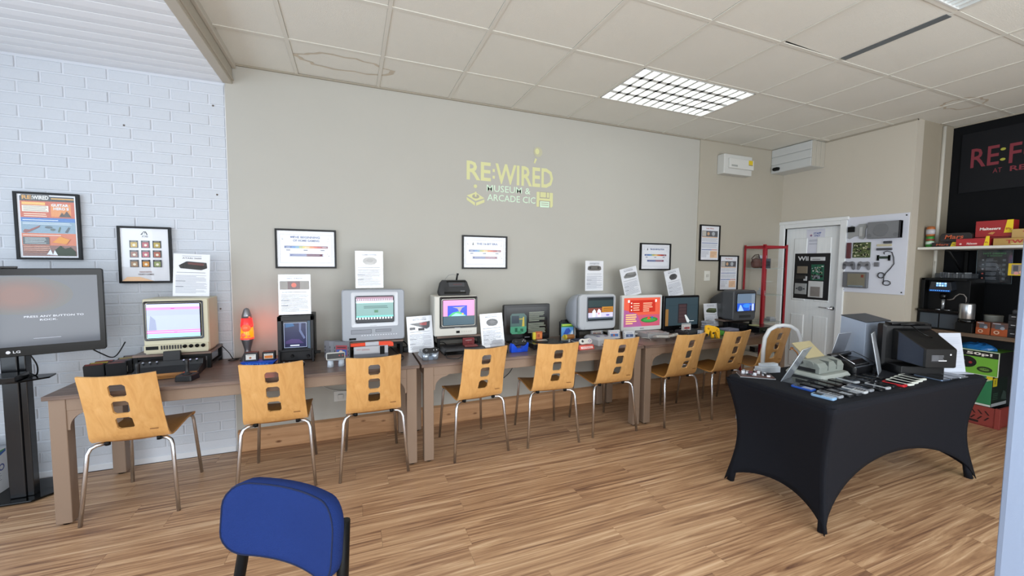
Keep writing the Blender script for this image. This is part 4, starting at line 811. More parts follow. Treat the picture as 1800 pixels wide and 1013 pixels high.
# joystick console
t = thing('game_console', 'black ribbed old console with woodgrain front and silver switches under cream television', 'console', (-1.115, 3.235, ZT), math.radians(4))
g = G(); X0, X1 = -.172, .172
g.loft([[(x, -.115, 0), (x, .118, 0), (x, .118, .085), (x, .045, .082), (x, .03, .052), (x, -.105, .030), (x, -.115, .022)] for x in (X0, X1)], mat('16171a', .5)); g.build('casing', t)
for k in range(16):
    g = G(); y0 = -.095+k*.0076; z0 = .0305+(y0+.105)*.163; g.box(X0+.008, X1-.008, y0, y0+.004, z0-.002, z0+.0025, mat('1f2024', .5)); g.build('top_rib', t)
g = G(); g.loft([[(x, -.1165, .003), (x, -.105, .003), (x, -.104, .034), (x, -.1165, .024)] for x in (X0+.002, X1-.002)], wood('woodgrain', [(.35, '6d4420'), (.65, 'b98244')], (3, 60, 60), .4, 1)); g.build('woodgrain_strip', t)
for k in range(6):
    xx = [-.14, -.105, -.07, .07, .105, .14][k]; g = G(); g.lathe([(.0055, .0), (.0045, .018), (.006, .02)], CHROME, n=8); o = g.build('switch', t); o.location = (xx, .04, .068); o.rotation_euler = (.6, 0, 0)
g = G(); g.box(-.045, .045, .045, .075, .06, .15, mat('141518', .5)); o = g.build('inserted_cartridge', t, bevel=.003); o.rotation_euler = (-.12, 0, 0)
a = Art((-.172+.344*.9, -.1175, .006), (1, 0, 0), (0, 0, 1), .4); a.c(.01, .008, .007, 'd8d4c8', n=9); a.build('badge', t)
def joystick(lab, x, y_, yaw):
    t = thing('joystick', lab, 'joystick', (x, y_, ZT), math.radians(yaw), 'black joysticks in front of the old console')
    g = G(); g.loft([ringz(.092, .092, .008, 0), ringz(.096, .096, .01, .004), ringz(.090, .090, .01, .032), ringz(.084, .084, .01, .036)], mat('141518', .5)); g.build('base', t)
    g = G(); g.lathe([(.026, .036), (.024, .041), (.013, .048), (.010, .055), (.0105, .09), (.0125, .118), (.010, .126), (.003, .128)], mat('101114', .45), n=14); g.build('stick', t)
    g = G(); g.lathe([(.008, .036), (.007, .043)], mat('c8382a', .35), c=(-.030, .030), n=10); g.build('fire_button', t)
    a = Art((-.042, -.042, .0362), (1, 0, 0), (0, 1, 0), .4); a.r(.002, .08, .082, .082, 'b85a3a').r(.002, .003, .082, .005, 'b85a3a'); a.build('orange_line', t)
joystick('black joystick in front of the old console, right hand one in full view', -.965, 3.06, -12); joystick('black joystick partly hidden behind the leftmost chair back', -1.205, 3.055, 5)
# lava lamp
t = thing('lava_lamp', 'silver lava lamp glowing red and yellow by the plaster edge', 'lamp', (-.735, 3.525, ZT))
SIL = mat('8f9094', .35, .8)
g = G(); g.lathe([(.052, 0), (.050, .006), (.024, .055), (.020, .075), (.026, .10), (.040, .155), (.041, .16)], SIL, n=28); g.build('base', t)
g = G(); g.lathe([(.040, .16), (.0425, .175), (.043, .2), (.036, .29), (.033, .318)], mat('e0931c', .15, emit=.75), n=28); gl_ = g.build('bottle', t)
g = G(); g.lathe([(.0435, .160), (.0445, .172), (.0405, .175)], mat('ff4a38', .3, emit=1.0), n=24).lathe([(.0402, .25), (.0412, .262), (.0345, .318), (.03, .32)], mat('f02f30', .3, emit=.95), n=24); 
bl = G(); 
for (px_, pz_, r_) in ((-.012, .192, .026), (.01, .185, .022), (.0, .246, .034)): bl.lathe([(.001, pz_-r_), (r_*.7, pz_-r_*.7), (r_, pz_), (r_*.7, pz_+r_*.7), (.001, pz_+r_)], mat('ff5a3a', .3, emit=.9), c=(px_, -.0215), n=14)
g.build('wax_glow', t); bl.build('wax_blob', gl_, kind='stuff')
g = G(); g.lathe([(.0335, .318), (.031, .34), (.020, .378), (.012, .39), (.002, .394)], SIL, n=28); g.build('cap', t)
ll = bpy.data.lights.new('lamp_glow', 'POINT'); ll.energy = .75; ll.color = (1, .16, .08); ll.shadow_soft_size = .05; lo = bpy.data.objects.new('lamp_glow', ll); lo.location = (-.62, 3.50, ZT+.25); COL.objects.link(lo); lo.hide_render = False
# blue name holder with two boxed cartridges
t = thing('name_stand', 'blue printed stand with raised VECTREX lettering in front of two cartridges', 'stand', (-.622, 3.325, ZT), math.radians(-8))
g = G(); g.loft([[(x*s, y_, z) for x in (-.10,) for (y_, z) in ()] for s in ()] or [[(-.085, -.03, 0), (.085, -.03, 0), (.085, .05, 0), (-.085, .05, 0)], [(-.11, -.045, .03), (.11, -.045, .03), (.11, .05, .03), (-.11, .05, .03)]], mat('1d55c8', .45)); g.build('tray', t)
a = Art((-.1, -.0395, .004), (1, 0, 0), (0, -.42, .9), .4); a.t('VECTREX', .1, .001, .023, '4d8cf0', 'c', .04, fit=.15); a.build('lettering', t)
cart('small grey topped cartridge with white label standing on the blue tray, left', -.675, 3.345, ZT+.031, .085, .062, .05, '2a2b2e', ('dcdad2', 'dcdad2', 'b06a4a', '8a8a8a'), group='cartridges on the blue tray'); cart('small black cartridge with orange lettered label on the blue tray, right', -.565, 3.345, ZT+.031, .08, .06, .05, '1b1c1f', ('dfddd4', 'd8792c', 'd8792c', '7a7a7a'), group='cartridges on the blue tray')
gamepad('small black control panel with coiled lead in front of the vector monitor', -.40, 3.18, ZT, .16, .05, '17181b', 'box', bcols=['8a8a8e']*4, th=.028, rot=(0, 0, -6))
cable('thin grey coiled lead in front of the vector monitor', [(-.47+.012*i, 3.235+.012*math.sin(i*1.9), ZT+.012+.012*abs(math.sin(i*1.3))) for i in range(13)], .0025, '8d8f94')
cable('black lamp lead looping along the desk left of the lava lamp', [(-.92, 3.60, .86), (-.87, 3.59, .80), (-.84, 3.57, .757), (-.80, 3.55, .757), (-.83, 3.5, .757), (-.86, 3.53, .757), (-.80, 3.56, .76), (-.755, 3.56, .757)])
# grey cartridges and pad
for i in range(3):
    cart(['grey cartridge with dark red picture label facing out beside the light gun', 'grey cartridge second behind the picture one, label half hidden', 'grey cartridge at the back of the trio, leaning by the silver television'][i], -.075-.035*i, 3.31+.035*i, ZT, .12, .135, .017, ['6f7076', '7c7d84', '85868e'][i], (('9c3a44', '3c5fa8', 'e0b89a', '1c1c20') if i == 0 else None), yaw=-22, group='grey cartridges left of the riser')
t = thing('controller_stand', 'white round footed stand holding the rectangular grey gamepad', 'stand', (-.112, 3.09, ZT))
g = G(); g.lathe([(.022, 0), (.018, .05)], mat('c9d3df', .4), c=(-.035, 0), n=16); g.build('foot', t); g = G(); g.lathe([(.022, 0), (.018, .05)], mat('c9d3df', .4), c=(.035, .012), n=16); g.build('foot', t); g = G(); g.box(-.05, .05, -.008, .014, .045, .052, mat('c9d3df', .4)); g.build('bridge', t)
t = gamepad('rectangular grey and black gamepad with two red buttons propped on its stand', -.112, 3.072, ZT+.078, .125, .054, 'b7b7b2', 'box', rot=(68, 0, 5), bcols=['b8382e', 'b8382e'], th=.016)
g = G(); g.box(-.056, .056, -.02, .017, .0155, .0172, mat('2a2b2e', .4)); g.build('face_plate', t)
# light gun console under riser
t = slab('game_console', 'pale grey boxy console with dark lower band under the silver television', 'console', .135, 3.395, ZT, .255, .2, .088, 'b9bac0')
g = G(); g.box(-.1285, .1285, -.1015, .1015, 0, .032, mat('6a6b72', .5)); g.build('lower_band', t, bevel=.003)
g = G(); g.box(-.12, .055, -.102, -.1, .04, .082, mat('c6c7cc', .45)); g.build('front_flap', t, bevel=.002); g = G(); g.box(.065, .1, -.1022, -.1, .02, .086, BLK); g.build('black_strip', t)
a = Art((-.12, -.1024, .045), (1, 0, 0), (0, 0, 1), .4); a.r(.012, .02, .045, .023, 'b8443c').lines(.05, .11, .026, .012, 2, 'a85a54'); a.build('lettering', t)
cable('black lead curling on the desk right of the light gun console', [(.29, 3.4, .80), (.34, 3.3, .757), (.37, 3.2, .757), (.34, 3.1, .757), (.28, 3.08, .757), (.27, 3.12, .757), (.33, 3.16, .757)], .0035)
t = thing('light_gun', 'orange and grey toy light gun lying across the pale grey console', 'light gun', (.14, 3.315, ZT+.0885), math.radians(3))
OR_ = mat('ef4a26', .4)
g = G(); g.loft([ringz(.0, 0, 0, 0) for _ in ()] or [[(x, a_*.011, .014+b_*.0125) for a_, b_ in ((-1, -.7), (-1, .7), (-.6, 1), (.6, 1), (1, .7), (1, -.7), (.6, -1), (-.6, -1))] for x in (-.155, -.045)], OR_); g.build('barrel', t)
g = G(); g.box(-.048, .055, -.013, .013, .002, .03, mat('c4c5cc', .45)); g.build('receiver', t, bevel=.003)
g = G(); g.loft([[(x, a_*.013, zc+b_*hh) for a_, b_ in ((-1, -1), (-1, 1), (1, 1), (1, -1))] for x, zc, hh in ((.05, .016, .014), (.10, .012, .016), (.145, .006, .02), (.165, .0, .014))], OR_); o = g.build('grip', t, bevel=.003); 
g = G(); g.tube([(.06, -.0, .004), (.068, 0, -.006), (.085, 0, -.002)], .003, OR_, 6); g.build('trigger', t)
for nme, cols_, xx in (('left', '1b1b1f', .30),):
    cable('black tangle of plugs and leads behind the riser on desk one', [(.36, 3.56, .76), (.40, 3.5, .82), (.43, 3.45, .79), (.39, 3.4, .76), (.43, 3.38, .757), (.44, 3.46, .757), (.40, 3.52, .76)], .005)
slab('power_adapter', 'black plug adapter on the desk join behind the silver television', 'adapter', .425, 3.44, ZT, .06, .07, .035, '131417')
# --- desk 2
t = thing('controller_stand', 'pair of silver curved cups holding the black pad at the desk join', 'stand', (.555, 3.075, ZT), math.radians(4))
for s in (-1, 1):
    g = G(); pts = arc(s*.035, 0, .027, 0, 2*PI, 20)[:-1]
    g.loft([[(x, y_, 0) for x, y_ in pts], [(x*1.03, y_*1.03-.003, .058-(.012 if y_ < 0 else 0)) for x, y_ in pts]], mat('aeb8c4', .25, .6), smooth=True); g.build('cup', t)
g = G(); g.box(-.03, .03, -.02, .006, .0, .03, mat('6f7a88', .3, .5)); g.build('bridge', t)
gamepad('small black two button pad resting on the silver cups', .555, 3.065, ZT+.068, .125, .055, '18191c', 'dog', rot=(58, 0, 2), bcols=['c9c9c9', 'c9c9c9'], th=.014, btn='55565a')
for k in range(3): slab('game_case', ['white game case at the bottom of the small pile by the desk join', 'white game case in the middle of the small pile by the desk join', 'grey game case on top of the small pile by the desk join'][k], 'game case', .55+.004*k, 3.195-.003*k, ZT+.0162*k, .115, .13, .0155, ['d0d2d6', 'c2c6cc', 'b4b8bf'][k], yaw=3-2*k, group='game cases by the desk join', bev=.002)
slab('torch', 'slim silver and black pen shaped case lying on the white case pile', 'pen', .575, 3.16, ZT+.0495, .13, .014, .012, '5e6064', yaw=4)
t = thing('game_console', 'flat angular black console with a dark red cartridge under the white television', 'console', (.86, 3.24, ZT), math.radians(1))
g = G(); m_ = mat('1a1b1f', .4); g.loft([ringz(.36, .17, .01, 0, 0, 0, 2), ringz(.365, .175, .012, .02, 0, 0, 2), ringz(.33, .165, .012, .048, .0, .0, 2), ringz(.30, .15, .012, .052, 0, 0, 2)], m_); g.build('casing', t)
a = Art((-.15, -.07, .0525), (1, 0, 0), (0, 1, 0), .35); a.r(.18, .0, .3, .004, '8c2c30').lines(.01, .13, .12, .02, 9, '0e0f12').t('POWER', .07, .128, .01, '8a8d92', 'c', .01, fit=.05); a.build('top_print', t)
g = G(); g.box(-.175, .175, -.088, -.0865, .006, .03, BLKG); g.build('front_strip', t)
cart('dark red cartridge standing in the flat angular black console', .915, 3.275, ZT+.049, .10, .062, .018, '7a2226', ('6b1e22', '6b1e22', '8a3034', 'd8c9c6'))
slab('game_case', 'dark red flat game card lying on the angular black console', 'game case', .915, 3.205, ZT+.053, .11, .06, .01, '7d3a38', yaw=-3, bev=.002)
cable('grey lead drooping across the desk from the angular console', [(.70, 3.15, .76), (.68, 3.05, .757), (.74, 3.0, .757), (.80, 3.06, .757), (.84, 3.14, .775)], .003, '2a2b2e')
cable('black lead hanging in the gap under the white television riser', [(.69, 3.5, .757), (.71, 3.45, .80), (.74, 3.4, .80), (.76, 3.36, .76)], .003)
slab('mouse', 'small black rounded puck on the desk behind the fourth chair', 'mouse', 1.17, 3.10, ZT, .05, .09, .035, '0f1013', bev=.012)
# console standing on white TV
t = thing('game_console', 'chunky black console leaning upright on top of the white television', 'console', (.828, 3.40, 1.215), 0); t.rotation_euler = (math.radians(-16), 0, 0)
g = G(); m_ = mat('1c1d20', .45); g.loft([[(x*k_, y_, z) for x, z in ((-.13, .0), (.13, .0), (.142, .04), (.12, .118), (.105, .135), (-.105, .135), (-.12, .118), (-.142, .04))] for y_, k_ in ((0, .97), (.006, 1), (.05, 1), (.056, .96))], m_); g.build('casing', t)
g = G(); g.box(-.05, .09, -.006, .0, .075, .112, mat('3a3c40', .4)); g.build('slot_plate', t); g = G(); g.box(-.065, .1, -.012, .0, .112, .124, BLKG); g.build('visor', t)
g = G(); g.box(-.09, .10, -.005, 0, .012, .03, BLKG); g.build('front_lip', t, bevel=.002); a = Art((-.1, -.0063, .01), (1, 0, 0), (0, 0, 1), .4); a.lines(.15, .19, .03, .018, 2, '9ea1a6').c(.03, .045, .018, '101114').lines(.09, .17, .088, .08, 1, '7a2a2c'); a.build('lettering', t)
t = thing('clip_microphone', 'tiny black gadget with wire hoop on top of the chunky black console', 'gadget', (.855, 3.45, 1.34))
g = G(); g.tube([(0, 0, 0), (.004, 0, .03), (.01, 0, .06)], [.008, .008, .006], BLK, 8); g.build('post', t); g = G(); g.box(.002, .018, -.008, .008, .045, .062, BLK); g.build('clip', t); g = G(); g.tube([(0, 0, .045), (-.03, 0, .055), (-.07, .0, .045), (-.10, 0, .012), (-.105, 0, -.02)], .0016, mat('7d7f84', .5), 5); g.build('wire', t)
# blue stand with pad
t = thing('controller_stand', 'bright blue two horned stand holding a black pad', 'stand', (1.30, 3.09, ZT), math.radians(2)); BL = mat('1650d8', .45)
for s in (-1, 1):
    g = G(); g.loft([[(s*.012, -.02, 0), (s*.075, -.02, 0), (s*.075, .03, 0), (s*.012, .03, 0)][::s], [(s*.03, -.03, .045), (s*.078, -.03, .05), (s*.078, .02, .05), (s*.03, .02, .045)][::s], [(s*.058, -.034, .075), (s*.078, -.034, .08), (s*.078, .0, .08), (s*.058, .0, .075)][::s]], BL); g.build('horn', t, bevel=.003)
g = G(); g.box(-.02, .02, -.018, .025, 0, .03, BL); g.build('bridge', t)
gamepad('black rounded three button pad cradled in the blue stand', 1.30, 3.085, ZT+.075, .13, .075, '131417', 'dog', rot=(50, 0, 0), bcols=['9a9a9a', '9a9a9a', '9a9a9a'], btn='3c3d42')
t = slab('game_console', 'wide glossy black console in front of the black flat monitor', 'console', 1.60, 3.22, ZT, .29, .20, .045, '101114', rough=.25)
g = G(); g.lathe([(.07, .045), (.066, .052), (.05, .054)], mat('17181b', .3), c=(-.03, .01), n=28); g.build('round_top', t); g = G(); g.box(-.06, .03, .0, .03, .05, .056, mat('d2cfc4', .5)); g.build('white_label', t)
t = thing('game_cartridge', 'orange and yellow translucent cartridge standing on the wide black console', 'cartridge', (1.565, 3.285, ZT+.055))
g = G(); g.box(-.045, -.018, -.012, .012, 0, .065, mat('d8c43a', .35)); g.build('yellow_end', t, bevel=.003); g = G(); g.box(-.018, .045, -.014, .014, -.0, .07, mat('b8582a', .35)); g.build('shell', t, bevel=.003); a = Art((-.012, -.0145, .012), (1, 0, 0), (0, 0, 1), .4); a.r(0, 0, .05, .045, 'cf7a34').r(.006, .006, .03, .036, 'a34420'); a.build('label_print', t)
for k in range(2): gamepad(['black pad lying right of the wide black console', 'second black pad lying nearer the colourful game box'][k], 1.80+.02*k, 3.16+.10*k, ZT, .13, .075, '141518', 'dog', rot=(0, 0, 20-50*k), bcols=['6a6a6e']*3, group='black pads by the wide console')
cable('black lead looped in front of the wide black console', [(1.42, 3.1, .757), (1.5, 3.04, .757), (1.62, 3.05, .757), (1.7, 3.1, .757), (1.78, 3.16, .77)], .003)
t = thing('game_box', 'colourful boxed game with green top and blue picture by the dark riser', 'game box', (1.925, 3.37, ZT), math.radians(-4))
g = G(); g.box(-.068, .068, 0, .026, 0, .172, mat('22252a', .4)); g.build('case', t, bevel=.002); a = Art((-.064, -.0004, .005), (1, 0, 0), (0, 0, 1), .35)
a.r(0, 0, .128, .162, '5fa0dc').r(0, .13, .128, .162, '4f8f3a').lines(.01, .118, .158, .142, 1, 'd8e04a', th=.009).p([(.02, .06), (.05, .115), (.08, .12), (.10, .09), (.07, .06)], '2a55b8').p([(.08, .04), (.12, .10), (.125, .06)], 'dfe6f2').r(0, 0, .128, .03, 'b9b9a0').p([(.0, .03), (.03, .06), (.05, .03)], 'e0c03c').r(.1, 0, .128, .04, '9c2f3a').build('cover_print', t)
g = G(); g.box(.07, .088, .0, .026, 0, .172, mat('8e8d88', .5)); g.build('spine', t)
for k in range(2): cart(['black cartridge peeking above the colourful game box, left', 'black cartridge peeking above the colourful game box, right'][k], 1.90+.06*k, 3.415+.03*k, ZT+.05, .075, .135, .018, '141518', None, tab=True, group='black cartridges behind the game box')
t = thing('toy_lantern', 'small brown and yellow drum on a grey post before the game box', 'ornament', (1.85, 3.20, ZT)); g = G(); g.lathe([(.014, 0), (.010, .006), (.008, .055)], mat('b9bcc0', .4), n=12); g.build('post', t)
g = G(); g.lathe([(.02, -.045), (.022, -.04), (.022, .04), (.02, .045)], mat('8c5a2a', .4), axis='x', n=18, c3=(0, 0, .075)); g.build('drum', t); g = G(); g.lathe([(.023, -.048), (.023, -.034)], mat('d0b83c', .4), axis='x', n=18, c3=(0, 0, .075)); g.build('yellow_cap', t)
for k in range(3): slab('game_case', ['grey blue game case, bottom of the low pile by the game box', 'white game case, middle of the low pile by the game box', 'dark game case, top of the low pile by the game box'][k], 'game case', 1.985, 3.245, ZT+.0125*k, .13, .09, .012, ['5d6680', 'c9ccd4', '3c4258'][k], yaw=-4+3*k, group='game cases by the game box', bev=.002)
# purple grey console and cartridges
t = thing('game_console', 'pale grey console with sloping front beside the red pad stand', 'console', (2.165, 3.18, ZT), math.radians(3)); m_ = mat('bfbfc2', .45)
g = G(); g.loft([ringz(.20, .235, .012, 0, k=3), ringz(.20, .235, .012, .05, k=3), ringz(.17, .17, .02, .068, 0, .02, 3)], m_); g.build('casing', t)
g = G(); g.box(-.055, .055, .0, .05, .066, .074, mat('8f8f96', .4)); g.build('slot_cover', t); 
for s in (-1, 1): g = G(); g.box(s*.045-.012, s*.045+.012, -.05, -.02, .064, .074, mat('77758f', .45)); g.build('switch', t, bevel=.002)
LB = [('d8d2c8', '7a3a34', 'c9a06a', '3a2a2c'), ('d6d8dc', '3f6aa8', 'c0603c', 'c83a3c'), ('d6d8dc', '4a5a7c', '8a9ac0', '2c3a5c')]
for k, (x, y_, z) in enumerate(((2.30, 3.42, ZT+.0), (2.43, 3.31, ZT), (2.56, 3.24, ZT))):
    cart(['pale grey cartridge with brown picture label, left of three', 'pale grey cartridge with blue and red label, middle of three', 'pale grey cartridge with dark blue label, right of three by the desk join'][k], x, y_+.01, z, .132, .086, .022 if k else .02, 'c3c4c8', LB[k], yaw=-10+3*k, tilt=8, group='pale grey cartridges on the middle desk')
t = thing('controller_stand', 'red and white sign stand holding the grey four button pad', 'stand', (1.90, 2.995, ZT), math.radians(2)); g = G(); g.loft([[(-.075, -.02, 0), (.075, -.02, 0), (.075, .04, 0), (-.075, .04, 0)], [(-.075, -.005, .035), (.075, -.005, .035), (.075, .03, .035), (-.075, .03, .035)]], mat('d85a50', .45)); g.build('wedge', t)
a = Art((-.06, -.0185, .007), (1, 0, 0), (0, .39, .92), .4); a.r(0, 0, .12, .018, 'f0e6e2').t('NINTENDO', .06, .003, .012, 'c83c34', 'c', .02, fit=.1); a.build('lettering', t)
gamepad('pale grey rounded four button pad on the red sign stand', 1.895, 3.005, ZT+.062, .135, .062, 'cfcdc6', 'dog', rot=(62, 0, 2), bcols=['8a5a9a', '8a5a9a', 'b59ac4', 'b59ac4'], th=.018)
cable('black lead trailing off the pale grey console', [(2.10, 3.04, .77), (2.14, 2.98, .757), (2.22, 2.97, .757), (2.25, 3.02, .757)], .003)
# --- desk 3
t = slab('game_console', 'light grey flat disc console in front of the white flat monitor', 'console', 2.875, 3.28, ZT, .27, .19, .05, 'a7a7a8'); g = G(); g.lathe([(.075, .05), (.073, .055), (.06, .0565)], mat('9c9c9e', .45), n=28); g.build('disc_lid', t)
for s in (-1, 1): g = G(); g.lathe([(.014, .05), (.013, .056)], mat('8f8f92', .45), c=(s*.11, -.06), n=14); g.build('round_button', t)
gamepad('pale grey two gripped pad in front of the light grey disc console, left', 2.82, 3.08, ZT+.02, .155, .10, 'b9b7b0', 'grip', rot=(18, 0, 160), group='pale pads before the disc console'); gamepad('pale grey two gripped pad in front of the light grey disc console, right', 2.985, 3.12, ZT+.02, .155, .10, 'c0beb6', 'grip', rot=(14, 0, 205), group='pale pads before the disc console')
cable('white lead between the pads and the disc console', [(2.7, 3.1, .757), (2.74, 3.18, .757), (2.70, 3.24, .757), (2.76, 3.2, .757)], .003, 'b5b3ac')
t = slab('game_console', 'charcoal curved console with a white cartridge plugged in', 'console', 3.32, 3.215, ZT, .26, .19, .055, '2c2d31', bev=.015)
for s in (-1, 1): g = G(); g.lathe([(.03, .05), (.02, .065), (.004, .07)], mat('2c2d31', .45), c=(s*.09, -.04), n=16); g.build('shoulder', t)
cart('white grey cartridge standing in the charcoal curved console', 3.28, 3.235, ZT+.052, .115, .062, .02, 'cfcdca', ('e0deda', 'b0484a', '3a3a3c', '8a8a8e'))
gamepad('black three pronged pad with yellow buttons by the charcoal console', 3.13, 3.05, ZT+.012, .15, .12, '131416', 'tri', rot=(14, 0, 170), bcols=['e0b020', 'e0b020', 'd8a818', 'e8c040']); gamepad('black three pronged pad with pale buttons right of the yellow buttoned one', 3.29, 3.045, ZT+.012, .15, .12, '16171a', 'tri', rot=(14, 0, 190), bcols=['b9c4d4']*4, btn='b9c4d4')
for k in range(5): slab('game_cartridge', ['grey cartridge lying at the bottom of the stack by the dungeon monitor', 'grey cartridge second from the bottom of the stack', 'grey cartridge in the middle of the stack of five', 'grey cartridge second from the top of the stack', 'grey cartridge lying on top of the stack of five'][k], 'cartridge', 3.62+.004*(k % 2), 3.27-.003*(k % 2), ZT+.0262*k, .116, .076, .025, ['8f929c', '9a9ca6', '8c8f99', 'a0a2ac', '9699a3'][k], yaw=[2, -3, 1, -2, 3][k], group='stacked grey cartridges', bev=.007)
gamepad('bright yellow three pronged pad standing up near the desk edge', 3.41, 3.03, ZT+.055, .165, .135, 'f2b81c', 'tri', rot=(62, 12, -18), bcols=['c8963a']*4, btn='b8862a', th=.03)
slab('controller_stand', 'small pale folded card stand behind the yellow pad', 'stand', 3.33, 3.09, ZT, .05, .04, .07, 'b4bac4')
slab('game_case', 'bright green case leaning flat behind the yellow pad', 'game case', 3.60, 3.13, ZT+.0, .12, .09, .05, '4c9a34', yaw=-20, bev=.006)
for k in range(3): slab('game_case', ['dark blue game case, bottom of the pile behind the green case', 'grey blue game case, middle of the pile behind the green case', 'pale printed game case, top of the pile behind the green case'][k], 'game case', 3.86, 3.20, ZT+.0152*k, .17, .12, .015, ['2a3048', '5d6478', '8d90a4'][k], yaw=4*k-4, group='game cases behind the green case', bev=.002)
gamepad('pale grey three pronged pad on the desk behind the eighth chair', 3.68, 3.0, ZT+.012, .15, .12, 'c9c9c6', 'tri', rot=(16, 0, 175), btn='8a8a8a')
t = slab('game_console', 'tall glossy black console left under the far dark riser', 'console', 4.05, 3.27, ZT, .17, .2, .095, '0e0f12', rough=.2); a = Art((-.07, -.1005, .02), (1, 0, 0), (0, 0, 1), .3); a.lines(.01, .13, .055, .02, 3, '2a2b30'); a.build('vent_lines', t)
t = slab('game_console', 'wide glossy black disc console at the far desk end', 'console', 4.24, 3.12, ZT, .27, .2, .07, '101114', rough=.2); a = Art((-.13, -.1005, .01), (1, 0, 0), (0, 0, 1), .3); a.r(.01, .04, .12, .042, '3c3d42').t('DISC', .065, .02, .01, '7a7c82', 'c', .01, fit=.035).c(.22, .03, .01, '2a55a8'); a.build('front_print', t)
slab('disc_case', 'small pale yellow disc case on the far black console', 'game case', 4.16, 3.13, ZT+.0715, .09, .06, .01, 'a8a878', bev=.002)
cable('black leads tangled before the far black console', [(4.0, 3.0, .757), (4.08, 2.97, .77), (4.15, 3.0, .757), (4.2, 2.98, .775), (4.28, 3.0, .757), (4.18, 3.0, .765)], .005)
# leads under the desks
for lab, pts, c_ in (('black lead drooping under the desk by the brick wall', [(-1.05, 3.5, .72), (-.98, 3.58, .62), (-.85, 3.6, .60), (-.72, 3.6, .66), (-.65, 3.58, .72)], '15161a'), ('white lead looping below the desk right of the second chair', [(-.16, 3.6, .72), (-.13, 3.62, .58), (-.03, 3.62, .52), (.05, 3.62, .56), (.06, 3.6, .72)], 'c9c9c6'),
    ('white lead hanging low between the second and third chairs', [(-.30, 3.6, .72), (-.26, 3.62, .5), (-.15, 3.62, .42), (0, 3.62, .40)], 'c9c9c6'), ('black lead hanging under the middle desk left of fifth chair', [(1.28, 3.6, .72), (1.29, 3.6, .45), (1.33, 3.6, .40), (1.30, 3.61, .36), (1.35, 3.61, .42)], '15161a'),
    ('black lead hanging under the middle desk nearer the fifth chair', [(1.47, 3.6, .72), (1.48, 3.6, .55), (1.43, 3.6, .44), (1.36, 3.6, .38)], '15161a'), ('black lead sagging from the far desk to the floor', [(2.72, 3.6, .72), (2.80, 3.61, .5), (3.0, 3.61, .38), (3.4, 3.61, .22), (3.6, 3.60, .2)], '15161a')):
    cable(lab, pts, .004, c_, group='leads hanging under the desks')
t = thing('power_socket', 'white double socket on the wall below the first desk', 'socket', (-.08, YW, .36)); g = G(); g.box(-.073, .073, -.014, 0, -.043, .043, mat('d4d4d0', .4)); g.build('plate', t, bevel=.003); g = G(); g.box(-.04, .0, -.04, -.014, -.02, .02, mat('d4d4d0', .4)); g.build('plug', t, bevel=.004)
# ================================================================ LEFT TELEVISION ON STAND
ya = math.radians(17)
t = thing('large_television', 'large glossy black flat television at the left edge showing a dim start screen', 'television', (-1.861, 3.174, .933), ya)
w, h = .86, .51
g = G(); g.loft([ringy(w-.006, h-.006, .012, -.002, 0, h/2), ringy(w, h, .014, .004, 0, h/2), ringy(w, h, .014, .035, 0, h/2), ringy(w*.8, h*.75, .03, .07, 0, h/2)], mat('08090a', .22, spec=.3)); g.build('casing', t)
g = G(); a_, b_, cz = w-.052, h-.098, .058+(h-.098)/2; g.add([(-a_/2, -.0035, cz-b_/2), (a_/2, -.0035, cz-b_/2), (a_/2, -.0035, cz+b_/2), (-a_/2, -.0035, cz+b_/2)], [(0, 1, 2, 3)], mat('2e3034', .07)); sc = g.build('screen', t)
a = Art((-a_/2, -.0037, cz-b_/2), (1, 0, 0), (0, 0, 1), .08, emit=.12); a.r(0, 0, a_, b_, '5c6068')
for k in range(9): a.c(a_*.6, b_*.72, a_*(.27-.024*k), ['60605f', '635f5e', '665e5c', '695c59', '6d5b57', '705a55', '745a53', '775a52', '7a5a51'][k], b_*(.27-.02*k), 28)
a; a.build('screen_image', sc)
a = Art((-a_/2, -.0042, cz-b_/2), (1, 0, 0), (0, 0, 1), .2, emit=.35); a.t('PRESS ANY BUTTON TO', a_*.77, b_*.40, .011, 'c9cdd6', 'c', .01, fit=.24).t('ROCK.', a_*.74, b_*.35, .011, 'c9cdd6', 'c', .01, fit=.07); a.build('screen_text', sc); a = Art((-a_/2, -.0042, cz-b_/2), (1, 0, 0), (0, 0, 1), .2, emit=.35); a.lines(a_*.66, a_*.8, b_*.11, b_*.09, 1, '9a9eaa'); a.build('footer_line', sc)
a = Art((-w/2, -.0025, 0), (1, 0, 0), (0, 0, 1), .3); a.c(w*.5+.03, .028, .009, 'd9dade').t('LG', w*.5+.062, .021, .014, 'd9dade', 'c', .02, fit=.028); a.build('logo', t)
t = thing('sensor_bar', 'thin black sensor bar lying on top of the large television', 'sensor bar', (-1.90, 3.175, 1.4435), ya); g = G(); g.box(-.12, .12, -.012, .012, 0, .012, BLKG); g.build('casing', t, bevel=.003)
t = thing('television_stand', 'glossy black pedestal stand with glass shelf and base under the large television', 'stand', (-1.93, 3.34, 0), 0)
g = G(); P_ = [(-.62, -.04), (.085, -.04), (.150, .03), (.150, .225), (.1, .275), (-.62, .275)]
g.loft([[(x, y_, .006) for x, y_ in P_], [(x, y_, .018) for x, y_ in P_]], BLKG); g.build('base', t, bevel=.003)
g = G(); g.box(-.045, .03, .02, .09, .018, 1.2, mat('1a1b1e', .25)); g.build('column', t, bevel=.006); g = G(); g.box(.03, .062, .03, .085, .018, 1.2, mat('101114', .2)); g.build('column', t, bevel=.004)
